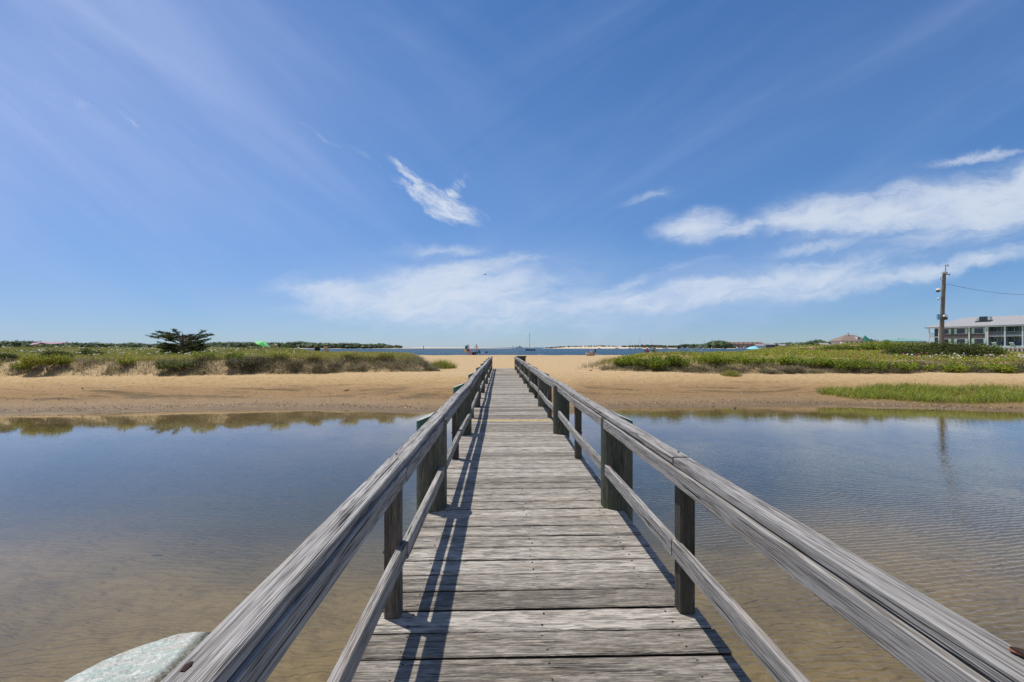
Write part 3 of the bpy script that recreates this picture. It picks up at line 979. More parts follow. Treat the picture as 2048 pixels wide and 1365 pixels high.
# low beach roses: leaf mats with hummocks
def rose_cover(den, n, box, seed, hump=0.42, size=0.085, pal=G_ROSE):
    rng = np.random.default_rng(seed)
    X, Y, Z = scatter(n, *box, den, rng)
    hh = (0.10 + hump * sst(0.32, 0.72, fbm(X + 3, Y + 8, 0.75, 3)))
    dep = rng.random(len(X)) ** 0.6
    s = size * rng.uniform(0.6, 1.25, len(X)) * (0.8 + Y / 95.0)
    Pt = np.stack([X, Y, Z + hh * dep], -1)
    c = pick(pal, len(X), 0.22, rng) * (0.72 + 0.56 * fbm(X, Y, 1.8, 2))[:, None]
    return leaves(Pt, s, 0.25, rng), c, hh, X, Y, Z


def den_w(X, Y):
    dl, _ = dune_masks(X, Y); u = X / Y
    band = sst(-1.3, -1.1, u) * sst(-0.40, -0.50, u)
    return visible(X, Y) * perspw(X, Y) * sst(3.5, 6.5, dl + 3 * (fbm(X, Y, 0.4, 3) - 0.5)) * band * sst(60, 54, Y)


def den_e(X, Y):
    _, dr = dune_masks(X, Y); u = X / Y
    pat = fbm(X + 30, Y + 4, 0.30, 4)
    near = sst(1.0, 2.4, dr) * sst(0.20, 0.30, u) * (1 - 0.55 * sst(0.60, 0.75, u))
    foot = sst(0.2, 1.0, dr) * sst(0.72, 0.80, u)
    low = sst(0.2, 1.2, dr) * np.exp(-((u - 0.33) / 0.035) ** 2)
    streak = np.exp(-((u - 0.68) / 0.055) ** 2) * np.exp(-((Y - 57) / 3.5) ** 2)
    return visible(X, Y) * perspw(X, Y) * np.clip(near + foot + low, 0, 1) * sst(0.36, 0.52, pat + 0.10) * (1 - streak) * sst(80, 70, Y)


V, C, hh, X1, Y1_, Z1 = rose_cover(den_w, 190000, (-70, -8, 25, 60), 21, 0.30, 0.075, [(0.12, 0.19, 0.03), (0.17, 0.25, 0.04), (0.085, 0.14, 0.022), (0.23, 0.28, 0.055)])
tag(tri_mesh('beach_roses', V, 4, M_LEAF, C), 'low bright green beach roses on the left dune top', 'ground cover', kind='stuff')
V, C, hh2, X2, Y2, Z2 = rose_cover(den_e, 420000, (3, 92, 23, 80), 22, 0.34, 0.085)
tag(tri_mesh('beach_roses', V, 4, M_LEAF, C), 'leafy beach roses spread over the right dune', 'ground cover', kind='stuff')


# their white and pink flowers
def flowers(name, X, Y, Z, col, size, label, seed):
    rng = np.random.default_rng(seed)
    n = len(X)
    fs = []; cs = []
    for k in range(5):
        a = 2 * PI * k / 5 + rng.uniform(0, 1, n)
        o = np.stack([np.cos(a) * size * 0.33, np.sin(a) * size * 0.33, rng.uniform(0.0, 0.02, n)], -1)
        fs.append(leaves(np.stack([X, Y, Z], -1) + o, size * 0.75, 0.8, rng, 0.85)); cs.append(pick([col], n, 0.08, rng))
    tag(tri_mesh(name, np.concatenate(fs), 4, M_LEAF, np.concatenate(cs)), label, 'flowers', kind='stuff')


def pickp(X, Y, Z, hh, n, cond, seed, add=0.04):
    rng = np.random.default_rng(seed)
    w = cond(X, Y) * Y ** 0.5
    i = rng.choice(len(X), n, p=w / w.sum(), replace=False)
    return X[i], Y[i], Z[i] + hh[i] + add


x, y_, z = pickp(X1, Y1_, Z1, hh, 1300, lambda X, Y: sst(0.42, 0.6, fbm(X, Y, 0.35, 2)) + 0.05, 5)
flowers('white_rose_blooms', x, y_, z, (0.85, 0.85, 0.80), 0.095, 'small white blooms dotted over the roses on the left dune', 31)
x, y_, z = pickp(X2, Y2, Z2, hh2, 1100, lambda X, Y: sst(0.80, 0.9, X / Y) * sst(25, 28, Y) * sst(50, 34, Y) + 0.002, 6)
flowers('white_rose_blooms', x, y_, z, (0.85, 0.84, 0.80), 0.085, 'small white blooms at the right end of the right dune', 32)
x, y_, z = pickp(X2, Y2, Z2, hh2, 420, lambda X, Y: sst(0.60, 0.75, X / Y) * sst(50, 30, Y) + 0.02, 7)
flowers('pink_rose_blooms', x, y_, z, (0.62, 0.16, 0.30), 0.10, 'pink blooms among the roses on the right dune', 33)


# leggy litter and dead stems on the eroded scarps
def den_s(X, Y):
    dl, dr = dune_masks(X, Y); u = X / Y
    wd = 0.25 + 0.75 * sst(-0.80, -0.70, u)
    a = sst(-0.1, 0.5, dl) * sst(2.3, 1.0, dl) * wd + sst(-0.1, 0.5, dr) * sst(2.4, 1.0, dr) * sst(0.16, 0.26, u) * (0.55 + 0.45 * sst(0.5, 0.75, u))
    return visible(X, Y) * np.clip(a, 0, 1) * (0.25 + 0.75 * sst(0.30, 0.55, fbm(X + 2, Y + 7, 1.1, 4)))


rng = np.random.default_rng(41)
X, Y, Z = scatter(1000000, -32, 34, 21.5, 31, den_s, rng)
cl_ = fbm(X + 50, Y + 3, 1.5, 3)
c = np.where((rng.random(len(X)) < sst(0.42, 0.62, cl_))[:, None], pick([(0.19, 0.15, 0.105), (0.10, 0.08, 0.06), (0.20, 0.20, 0.06), (0.27, 0.22, 0.16), (0.15, 0.17, 0.05)], len(X), 0.25, rng),
             pick([(0.36, 0.29, 0.20), (0.25, 0.20, 0.135), (0.46, 0.38, 0.27), (0.26, 0.26, 0.08), (0.20, 0.22, 0.06), (0.40, 0.34, 0.27)], len(X), 0.2, rng))
hh_s = rng.uniform(0.05, 0.24, len(X)) * (0.55 + 0.9 * sst(0.40, 0.70, cl_))
V = blades(np.stack([X, Y, Z - 0.01], -1), hh_s, 0.020, 2.2, 1.0, rng)
tag(tri_mesh('dead_stems', V, 4, M_GRASS, np.repeat(c, 2, 0)), 'grey brown dead stems on the eroded dune faces', 'dry brush', kind='stuff')

# marsh grass bed in front of the right dune
rng = np.random.default_rng(51)


def den_m(X, Y):
    u = X / Y
    y0 = np.interp(X, [13.6, 14.6, 16.5, 19, 22, 40], [20.2, 19.4, 18.8, 17.8, 17.2, 16.2]) + (fbm(X, Y, 0.6, 3) - 0.5) * 1.4
    y1 = np.interp(X, [13.6, 15.0, 18, 24, 40], [20.6, 21.1, 21.2, 20.3, 19.2]) + (fbm(X, Y, 0.5, 2) - 0.5) * 0.8
    bare = np.exp(-((X - 20.6) / 1.4) ** 2 - ((Y - 19.8) / 0.28) ** 2)
    return sst(0, 0.5, Y - y0) * sst(0, 0.5, y1 - Y) * (1 - bare) * (X > 13.8) * sst(0.25, 0.42, fbm(X, Y, 1.2, 2) + 0.1)


X, Y, Z = scatter(210000, 12.8, 40, 15.0, 24, den_m, rng)
h = rng.uniform(0.15, 0.36, len(X)) * (0.7 + 0.6 * fbm(X, Y, 0.8, 2))
V = blades(np.stack([X, Y, Z - 0.02], -1), h, 0.016, 0.45, 0.55, rng)
c = pick(G_MARSH, len(X), 0.2, rng)
c = np.where((rng.random(len(X)) < 0.12)[:, None], pick(G_TAN, len(X), 0.2, rng), c)
tag(tri_mesh('marsh_grass', V, 4, M_GRASS, np.repeat(c, 2, 0)), 'long bright green marsh grass growing at the pond edge on the right', 'marsh grass', kind='stuff')

M_BARK = plain('bark', (0.13, 0.10, 0.075), 0.9, 0, 0.35, 30)
M_TWIG = plain('grey_twigs', (0.22, 0.20, 0.17), 0.9, 0, 0.3, 30)


def gz(x, y):
    return float(ground(np.array([x]), np.array([y]))[0])


def shrub(px, top, wpx, Y, label, pal, seed, n=5000, size=0.07, base=None, group=None, name='shrub', stems=9, cat='shrub', bare=0.0):
    """px: centre column, top: row of the highest leaf, wpx: width in the photograph"""
    rng = np.random.default_rng(seed); rr = random.Random(seed)
    x = (px - 1024) / F * Y
    zg = gz(x, Y)
    ztop = HC - (top - HY) / F * Y
    H = max(0.5, ztop - zg); Wd = wpx / F * Y / 2
    e = empty(name, (x, Y, zg)); tag(e, label, cat, group)
    nc = max(9, int(16 * Wd))
    pts = []
    tw = MB()
    for k in range(nc):
        a = rr.uniform(0, 2 * PI); r = Wd * 0.86 * math.sqrt(rr.random())
        cx, cy = r * math.cos(a), r * math.sin(a) * 0.8
        hgt = H * (1 - 0.45 * (r / Wd) ** 1.6) * rr.uniform(0.72, 1.0)
        m = int(n / nc)
        cr = rr.uniform(0.26, 0.46) * min(H, Wd) + 0.08
        cz = max(hgt - cr * 0.7, cr * (0.6 + bare))
        d = rng.normal(0, 1, (m, 3)); d /= np.linalg.norm(d, axis=1)[:, None]
        d *= (rng.random((m, 1)) ** 0.6) * cr * (1 + 0.55 * (rng.random((m, 1)) < 0.16))
        d[:, 2] += 0.25 * cr * (rng.random(m) < 0.2)
        d[:, 2] *= 0.75
        pts.append(d + np.array([cx, cy, cz]))
        q = [(cx * 0.12, cy * 0.12, -0.05), (cx * 0.55 + rr.uniform(-.05, .05), cy * 0.55, cz * 0.5), (cx, cy, cz)]
        tw.tube(q, [0.022, 0.014, 0.005], 5, False)
        for j in range(4):
            a2 = rr.uniform(0, 6.28)
            tw.tube([q[1], (cx * 0.7 + cr * math.cos(a2), cy * 0.7 + cr * math.sin(a2), cz * rr.uniform(0.5, 1.0))], [0.009, 0.003], 4, False)
    Pt = np.concatenate(pts)
    c = pick(pal, len(Pt), 0.2, rng)
    tri_mesh('foliage', leaves(Pt, size * rng.uniform(0.6, 1.3, len(Pt)), 0.2, rng), 4, M_LEAF, c * 1.15, parent=e)
    tw.build('branches', M_TWIG if bare else M_BARK, e)
    return e


YG = [(0.17, 0.20, 0.02), (0.23, 0.25, 0.03), (0.12, 0.155, 0.02), (0.28, 0.28, 0.05)]
DG = [(0.045, 0.07, 0.018), (0.07, 0.10, 0.022), (0.03, 0.045, 0.014), (0.11, 0.14, 0.03)]
MG = [(0.09, 0.15, 0.018), (0.14, 0.21, 0.024), (0.19, 0.26, 0.035), (0.05, 0.09, 0.014)]
YG = gain(YG, (1.3, 1.2, 1)); MG = gain(MG, (1.5, 1.25, 1)); DG = gain(DG, (1.25, 1.15, 1))
shrub(92, 716, 88, 23.0, 'yellow green bush with bare grey lower twigs on the left dune face', YG, 61, 7000, 0.075, bare=0.9)
shrub(112, 699, 56, 24.6, 'dark green bush rising just behind the yellow green bush on the left', DG, 62, 4500, 0.065)
shrub(183, 695, 52, 29, 'low dark bush on the left dune crest, between the canopy and the cedar', DG, 63, 4000, 0.07)
shrub(2, 709, 46, 24, 'dark bush cut off by the left edge of the photo', DG, 64, 4000, 0.07)
shrub(345, 722, 84, 23.6, 'wide yellowish bush on the dune face below the cedar', [(0.13, 0.155, 0.03), (0.09, 0.11, 0.03), (0.19, 0.19, 0.06)], 65, 5000, 0.07, bare=0.3)
shrub(466, 708, 46, 25.2, 'small upright dark green bush on the left dune, right of the cedar', MG, 66, 4200, 0.06)
shrub(478, 731, 56, 24.2, 'brown green scrub at the dune foot, below the upright bush', [(0.12, 0.11, 0.05), (0.17, 0.15, 0.09), (0.08, 0.09, 0.03)], 67, 3000, 0.07, bare=0.4)
shrub(527, 691, 100, 44, 'reddish green rose mound beneath the green umbrella', [(0.12, 0.15, 0.03), (0.16, 0.12, 0.06), (0.20, 0.20, 0.05)], 68, 6000, 0.09)
shrub(829, 709, 18, 31, 'tiny round dark green bush at the right tip of the left dune', [(0.06, 0.12, 0.02), (0.09, 0.16, 0.03)], 69, 1600, 0.05)
for i_, (px_, tp_, w_, Y_, pl_) in enumerate(((560, 714, 40, 25.6, G_OLIVE), (628, 717, 30, 25.8, YG + G_TAN[:2]), (700, 712, 36, 26.6, G_OLIVE + G_TAN[:1]), (772, 714, 28, 27.0, YG + G_TAN[:2]), (250, 722, 34, 23.5, YG), (408, 714, 46, 24.6, MG), (40, 722, 38, 22.9, MG))):
    shrub(px_, tp_, w_, Y_, ['green scrub clump on the left dune face right of the green umbrella', 'small yellowish scrub clump below the two beach chairs on the left dune', 'green scrub clump on the left dune face below the open sea', 'small yellowish scrub near the right tip of the left dune', 'small yellowish scrub between the leftmost bushes and the cedar', 'green scrub clump on the dune face just right of the cedar', 'small green scrub clump near the left edge of the photo'][i_], pl_ + G_OLIVE[:2], 300 + i_, 1500, 0.06, bare=0.5, group='scrub clumps on the left dune face')
BG_ = 'bushes around the utility pole'
shrub(1900, 680, 140, 32.0, 'dark wide bush in front of the utility pole', DG, 70, 14000, 0.10, group=BG_)
shrub(1962, 683, 90, 31.5, 'bright green rounded bush right of the utility pole', DG + MG[:2], 71, 8000, 0.10, group=BG_)
shrub(1825, 686, 110, 33.0, 'dark spreading bush left of the utility pole', DG + DG + MG[:1], 72, 9000, 0.10, group=BG_)
shrub(1775, 683, 110, 60, 'broad green thicket left of the dark bushes, under the green roof', MG, 73, 9000, 0.13, group=BG_)
shrub(1690, 690, 120, 62, 'long low thicket in front of the hip roofed house', MG + DG[:2], 74, 9000, 0.13, group=BG_)
shrub(1610, 699, 90, 60, 'low thicket at the shore end of the right dune', MG + YG[:1], 75, 6000, 0.13, group=BG_)
shrub(1350, 709, 76, 26.8, 'leafy rose bush overhanging the right dune face', MG, 76, 5000, 0.08)
shrub(1300, 711, 80, 26.9, 'leafy rose bush at the left end of the right dune', MG, 77, 5000, 0.08)
shrub(1715, 716, 110, 25.4, 'rose bush with pink blooms at the foot of the right dune', MG, 78, 6500, 0.075)
for i_, (px_, tp_, w_, Y_) in enumerate(((1420, 708, 80, 27.5), (1490, 710, 80, 27.2), (1255, 710, 60, 28.0), (1560, 712, 80, 27.0), (1640, 712, 90, 26.5), (1800, 722, 100, 25.6), (1890, 728, 90, 25.2), (1990, 730, 80, 25.0))):
    shrub(px_, tp_, w_, Y_, ['leafy rose bush on the right dune edge, second from the thin grassy tip', 'leafy rose bush on the right dune edge above the lone olive tuft', 'smallest leafy rose bush, at the grassy tip of the right dune', 'leafy rose bush above the dry brown rounded clump', 'leafy rose bush above the left end of the marsh grass', 'low rose bush at the dune foot behind the marsh grass', 'low rose bush at the dune foot below the utility pole', 'low rose bush at the right edge, behind the marsh grass'][i_], MG + G_ROSE, 200 + i_, 5000, 0.08, group='rose bushes along the right dune edge')
shrub(1592, 731, 50, 24.9, 'dry brown rounded clump at the foot of the right dune', [(0.20, 0.16, 0.10), (0.13, 0.12, 0.05), (0.27, 0.22, 0.14)], 79, 3000, 0.06)

# tufts of beach grass standing alone on the sand
def tuft(px, py, Y, wr, h, n, seed, label, pal):
    rng = np.random.default_rng(seed)
    x = (px - 1024) / F * Y
    a = rng.uniform(0, 2 * PI, n); r = wr * rng.random(n) ** 0.8
    X = x + r * np.cos(a) * 1.2; Yy = Y + r * np.sin(a)
    Z = ground(X, Yy)
    hh_ = h * (1 - 0.5 * (r / wr)) * rng.uniform(0.5, 1.1, n)
    V = blades(np.stack([X, Yy, Z - 0.02], -1), hh_, 0.02, 0.9, 0.5, rng)
    c = np.where((rng.random(n) < 0.2)[:, None], pick(G_TAN, n, 0.2, rng), pick(pal, n, 0.2, rng))
    x0 = np.array([x, Y, gz(x, Y)])
    tag(tri_mesh('grass_tuft', V - x0, 4, M_GRASS, np.repeat(c, 2, 0), loc=tuple(x0)), label, 'grass tuft')


tuft(884, 735, 30, 0.8, 0.72, 1500, 81, 'lone tuft of beach grass on the sand just left of the bridge end', G_OLIVE + G_MARSH)
tuft(1462, 745, 24.6, 0.45, 0.45, 500, 82, 'small olive tuft on the sand before the right dune', G_OLIVE)

# the cedar: trunk, spreading limbs and flat sprays of needles
cy_ = 32.0; cx_ = (365 - 1024) / F * cy_; cz_ = gz(cx_, cy_)
cedar = empty('cedar_tree', (cx_, cy_, cz_))
tag(cedar, 'dark wind shaped cedar tree with flat spreading limbs on the left dune', 'tree')
rr = random.Random(9); rng = np.random.default_rng(9)
Htop = HC + 36 / F * cy_ - cz_
tr = MB(); lm = MB(); pts = []; dirs = []
tr.tube([(0, 0, -0.15), (0.04, 0, 0.3), (-0.03, 0.02, 0.7), (0.03, 0, Htop * 0.62), (0.0, 0, Htop * 0.86)], [0.13, 0.11, 0.09, 0.06, 0.02], 10)
limbs = []
for k in range(54):
    zb = rr.uniform(0.12, 0.85) * Htop * 0.8
    a = rr.uniform(0, 2 * PI)
    f = zb / (Htop * 0.8)
    ln = 1.95 * (0.62 + 0.40 * math.sin(PI * min(1, f * 1.1))) * rr.uniform(0.6, 1.0)
    rise = (0.05 + 0.50 * f) * ln * rr.uniform(0.5, 1.0)
    if k < 9: ln = rr.uniform(1.3, 2.0); zb = 0.2 + 0.1 * rr.random(); rise = rr.uniform(0.0, 0.12)
    e_ = (ln * math.cos(a), ln * math.sin(a) * 0.8, min(zb + rise, Htop * rr.uniform(0.84, 1.0)))
    if k == 50: e_ = (2.15, 0.1, Htop * 0.80); zb = 1.0
    if k == 51: e_ = (-2.05, -0.1, Htop * 0.84); zb = 0.8
    if k == 52: e_ = (-0.6, 0, Htop * 1.0); zb = 1.0
    if k == 53: e_ = (1.55, 0.1, Htop * 0.93); zb = 1.0
    s_ = (0, 0, zb); mdp = (e_[0] * 0.5, e_[1] * 0.5, zb * 0.5 + e_[2] * 0.5 + 0.05)
    lm.tube([s_, mdp, e_], [0.035, 0.022, 0.006], 5, False)
    for j in range(9):
        t = rr.uniform(0.28, 1.0)
        b = Vector(s_).lerp(Vector(e_), t)
        b.z += 0.05 * math.sin(PI * t)
        a2 = a + rr.uniform(-1.1, 1.1); l2 = rr.uniform(0.18, 0.42) * (1.15 - 0.4 * t)
        tip = b + Vector((math.cos(a2) * l2, math.sin(a2) * l2, rr.uniform(0.0, 0.14)))
        lm.tube([b, tip], [0.010, 0.004], 4, False)
        m = 95
        tt = rng.random((m, 1))
        q = np.array(b)[None, :] * (1 - tt) + np.array(tip)[None, :] * tt + rng.normal(0, 1, (m, 3)) * np.array([0.055, 0.055, 0.030])
        pts.append(q)
Pt = np.concatenate(pts)
tr.build('trunk', M_BARK, cedar); lm.build('limbs', M_BARK, cedar)
tri_mesh('foliage', leaves(Pt, 0.062 * rng.uniform(0.6, 1.3, len(Pt)), 0.1, rng, 0.5), 4, M_LEAF,
         pick([(0.035, 0.055, 0.014), (0.055, 0.085, 0.018), (0.085, 0.12, 0.025), (0.10, 0.10, 0.03)], len(Pt), 0.25, rng), parent=cedar)

# ------------------------------------------------------------------ far shores
M_FSAND = plain('far_sand', (0.62, 0.50, 0.36), 0.95, 0, 0.12, 0.02)


def land(name, pts, depth, sandw):
    """pts: (px, Y, height); a low island with a sloping sand front"""
    V = []; Fc = []
    prof = [(-sandw, -0.6), (0, 0.35), (0.35 * depth, 1.0), (0.8 * depth, 0.9), (depth, -0.6)]
    for px, Y, h in pts:
        u = (px - 1024) / F
        for d, k in prof:
            yy_ = Y + d
            V.append((u * yy_, yy_, -0.8 if k < 0 else max(0.25, h * k)))
    n = len(prof)
    for i in range(len(pts) - 1):
        for j in range(n - 1):
            a = i * n + j
            Fc.append((a, a + n, a + n + 1, a + 1))
    m = MB(); m.v = V; m.f = Fc; m.pid = [0] * len(Fc)
    o = m.build(name, M_FSAND, smooth=False)
    tag(o, kind='structure')
    return o


land('far_shore', [(-500, 700, 3), (0, 700, 3), (300, 720, 3), (420, 760, 2.5), (600, 820, 2.5), (760, 880, 2.5), (800, 900, 2.0), (830, 930, 0.6)], 120, 22)
land('far_sand_spit', [(740, 960, 0.3), (790, 990, 1.0), (850, 1030, 2.2), (900, 1060, 1.9), (960, 1100, 1.8), (1000, 1120, 0.9), (1030, 1130, 0.2)], 60, 30)
land('far_sand_spit', [(1085, 900, 0.2), (1110, 880, 2.2), (1130, 860, 3.4), (1170, 840, 4.6), (1210, 820, 4.2), (1280, 800, 3.0), (1380, 780, 2.2), (1480, 760, 2.5)], 70, 26)
land('far_shore', [(1380, 740, 0.4), (1450, 730, 1.6), (1560, 700, 1.8), (1700, 660, 1.8), (1900, 640, 1.8), (2300, 640, 1.8)], 160, 14)

# icosphere-ish crown template for far tree masses
_t = (1 + 5 ** 0.5) / 2
_iv = np.array([(-1, _t, 0), (1, _t, 0), (-1, -_t, 0), (1, -_t, 0), (0, -1, _t), (0, 1, _t), (0, -1, -_t), (0, 1, -_t), (_t, 0, -1), (_t, 0, 1), (-_t, 0, -1), (-_t, 0, 1)])
_iv = _iv / np.linalg.norm(_iv, axis=1)[:, None]
_if = np.array([(0, 11, 5), (0, 5, 1), (0, 1, 7), (0, 7, 10), (0, 10, 11), (1, 5, 9), (5, 11, 4), (11, 10, 2), (10, 7, 6), (7, 1, 8), (3, 9, 4), (3, 4, 2), (3, 2, 6), (3, 6, 8), (3, 8, 9), (4, 9, 5), (2, 4, 11), (6, 2, 10), (8, 6, 7), (9, 8, 1)])


def wood_mass(name, pts, nper, depth, label, seed, hmin=4.0, pal=((0.10, 0.145, 0.055), (0.135, 0.18, 0.065), (0.175, 0.205, 0.08), (0.07, 0.105, 0.05)), back=0.9, cr=(3.0, 6.5)):
    rng = np.random.default_rng(seed)
    px = np.array([p[0] for p in pts], float); Ys = np.array([p[1] for p in pts], float); hs = np.array([p[2] for p in pts], float)
    out = []; cols = []
    N = nper
    a = rng.uniform(px[0], px[-1], N)
    Yb = np.interp(a, px, Ys) + rng.uniform(0, depth, N)
    H = np.interp(a, px, hs) * (0.72 + 0.45 * rng.random(N)) * (0.75 + 0.5 * vn(a * 0.03, a * 0 + seed))
    u = (a - 1024) / F
    R = rng.uniform(*cr, N)
    cc = pick(pal, N, 0.15, rng)
    for lay in range(2):
        jit = 1 + rng.normal(0, 0.22, (N, 12, 1))
        z = H - R * 0.8 if lay == 0 else np.maximum(H * 0.45, 1.5)
        rad = R if lay == 0 else np.maximum(R, H * 0.45)
        ctr = np.stack([u * Yb, Yb - (2 if lay else 0), z], -1)
        v = _iv[None] * jit * rad[:, None, None] * np.array([1, 1, 0.85]) + ctr[:, None, :]
        out.append(v[:, _if].reshape(-1, 3)); cols.append(np.repeat(cc * (1.0 if lay == 0 else 0.85), 20, 0))
    # twiggy leaf clumps breaking the outline
    k = 14
    ce = np.repeat(np.stack([u * Yb, Yb, H - R * 0.6], -1), k, 0)
    d = rng.normal(0, 1, (len(ce), 3)); d /= np.linalg.norm(d, axis=1)[:, None]; d[:, 2] = np.abs(d[:, 2])
    q = ce + d * np.repeat(R, k)[:, None] * rng.uniform(0.8, 1.12, (len(ce), 1))
    L4 = leaves(q, 1.5 * rng.uniform(0.5, 1.2, len(q)), 0.2, rng, 0.9).reshape(-1, 4, 3)
    tri = np.concatenate([L4[:, [0, 1, 2]], L4[:, [0, 2, 3]]], 0).reshape(-1, 3)
    cl = pick(pal, len(q), 0.2, rng)
    out.append(tri); cols.append(np.concatenate([cl, cl]))
    o = tri_mesh(name, np.concatenate(out), 3, M_LEAF, np.concatenate(cols))
    tag(o, label, 'woods', kind='stuff')


wood_mass('far_woods', [(-450, 706, 8.5), (0, 706, 8.5), (120, 706, 9), (280, 712, 7.3), (330, 722, 6.8), (420, 765, 6.5), (480, 775, 8.5)], 1500, 60, 'dark green woods on the far shore behind the left dune', 91)
wood_mass('far_woods', [(400, 765, 7), (560, 810, 9.5), (640, 835, 8.8), (700, 850, 7), (760, 880, 7), (785, 895, 4), (800, 900, 2)], 1000, 55, 'line of woods on the far shore in the middle distance, left of the people', 92)
wood_mass('far_woods', [(1360, 745, 2.5), (1390, 742, 5.5), (1420, 740, 9), (1455, 735, 9), (1468, 735, 6)], 330, 40, 'short stretch of woods left of the red roofed row', 93)
wood_mass('far_woods', [(1520, 712, 6), (1560, 705, 8.5), (1620, 690, 10), (1700, 670, 11), (1800, 660, 11), (1900, 650, 8)], 900, 60, 'woods behind the harbour, left of the hip roofed house', 94)
wood_mass('dune_scrub', [(1092, 890, 1.4), (1130, 872, 3.5), (1180, 850, 5), (1260, 820, 4.2), (1290, 805, 6.0), (1380, 790, 3.5)], 420, 20, 'thin dark scrub along the far sand spit right of the sailboat', 95, pal=((0.11, 0.115, 0.06), (0.14, 0.13, 0.07)), cr=(0.7, 1.5))

wood_mass('inland_scrub', [(1640, 150, 1.8), (1750, 130, 2.2), (1860, 120, 2.0), (1990, 112, 1.2)], 260, 30, 'low green scrub behind the back dune, left of the motel', 96, pal=G_ROSE, cr=(0.9, 1.6))

M_WHITE = plain('white_paint', (0.78, 0.78, 0.76), 0.5, 0, 0.04, 4)
M_HULLD = plain('dark_hull', (0.03, 0.04, 0.06), 0.3, 0, 0.1, 3)
M_GLASS = plain('dark_glass', (0.03, 0.04, 0.05), 0.1, 0, 0.1, 2, 0.8)
M_ALU = plain('spar_metal', (0.30, 0.31, 0.32), 0.4, 0.3, 0.05, 4)


def hull(L, B, H, sheer=0.25, n=12):
    m = MB(); st = []
    for i in range(n + 1):
        t = i / n; x = (t - 0.5) * L
        w = B / 2 * (1 - (max(0, (t - 0.45)) / 0.55) ** 2.2) * (0.78 + 0.22 * min(1, t / 0.3))
        w = max(w, 0.02)
        zt = H * (1 + sheer * (2 * t - 0.8) ** 2 * (1 if t > 0.4 else 0.3))
        st.append([(x, -w, zt), (x, -w * 0.92, H * 0.45), (x, -w * 0.6, -0.1), (x, 0, -0.35 * H), (x, w * 0.6, -0.1), (x, w * 0.92, H * 0.45), (x, w, zt)])
    for s_ in st: m.v += s_
    for i in range(n):
        for j in range(6):
            a = i * 7 + j
            m.face((a, a + 1, a + 8, a + 7))
        m.face((i * 7, i * 7 + 7, i * 7 + 13, i * 7 + 6))
    m.face(range(7)); m.face([n * 7 + j for j in range(7)][::-1])
    return m


def sailboat(px, Y, rz, L, mast, label, hullmat, group=None):
    p = at(px, 695, Y); p.z = 0
    e = empty('sailboat', p, rz); tag(e, label, 'sailboat', group)
    hull(L, L * 0.3, L * 0.11).build('hull', hullmat, e)
    c = MB(); c.ext([(-0.9, L * .11), (0.9, L * .11), (0.75, L * .11 + 0.65), (-0.75, L * .11 + 0.65)], 'x', [-L * 0.22, L * 0.12])
    cab = c.build('cabin', M_WHITE, e)
    w = MB(); w.box(-L * .2, L * .1, -0.90, 0.90, L * .11 + 0.25, L * .11 + 0.42); w.build('cabin_window', M_GLASS, cab)
    MB().tube([(L * .08, 0, L * .1), (L * .08, 0, mast)], [0.16, 0.10], 8).build('mast', M_ALU, e)
    MB().tube([(L * .07, 0, L * .24), (-L * .34, 0, L * .25)], 0.10, 6).build('boom', M_ALU, e)
    MB().tube([(L * .05, 0, L * .24 + .2), (-L * .15, 0, L * .25 + .27), (-L * .33, 0, L * .25 + .2)], [0.24, 0.24, 0.1], 7).build('furled_sail', M_WHITE, e)
    r = MB()
    for q in ((L * .49, 0), (-L * .49, 0)):
        r.tube([(q[0], q[1], L * .13), (L * .08, 0, mast - 0.2)], 0.03, 3)
    r.build('rigging', M_ALU, e)
    return e


sailboat(1061, 345, math.radians(168), 7.6, 13.8, 'white cabined sailboat with dark hull and tall bare mast anchored off the beach', M_HULLD)
# motor vessel far out
p = at(1039, 695, 1250); p.z = 0
e = empty('motor_vessel', p, math.radians(184)); tag(e, 'white motor vessel with stepped cabins far out left of the sailboat', 'ship')
hull(17, 5, 1.9).build('hull', M_WHITE, e)
MB().ext([(-2, 1.9), (2, 1.9), (1.8, 4.2), (-1.8, 4.2)], 'x', [-7, 4]).build('lower_cabin', M_WHITE, e)
MB().ext([(-1.6, 4.2), (1.6, 4.2), (1.4, 6.0), (-1.4, 6.0)], 'x', [-3, 3]).build('wheelhouse', M_WHITE, e)
MB().box(-6, 3.5, -2.03, 2.03, 2.8, 3.4).build('window_band', M_GLASS, e)
MB().tube([(0, 0, 6), (0, 0, 8.6)], 0.15, 6).build('mast', M_ALU, e)

GM = 'white motorboats moored off the far spit and harbour'


def motorboat(px, Y, rz, L, label):
    p = at(px, 695, Y); p.z = 0
    e = empty('motorboat', p, rz); tag(e, label, 'motorboat', GM)
    hull(L, L * .3, L * .14).build('hull', M_WHITE, e)
    c = MB(); c.ext([(-L * .1, L * .14), (L * .1, L * .14), (L * .08, L * .3), (-L * .08, L * .3)], 'x', [-L * .1, L * .15])
    cb = c.build('cabin', M_WHITE, e)
    MB().box(-L * .08, L * .155, -L * .098, L * .098, L * .19, L * .26).build('windscreen', M_GLASS, cb)
    return e


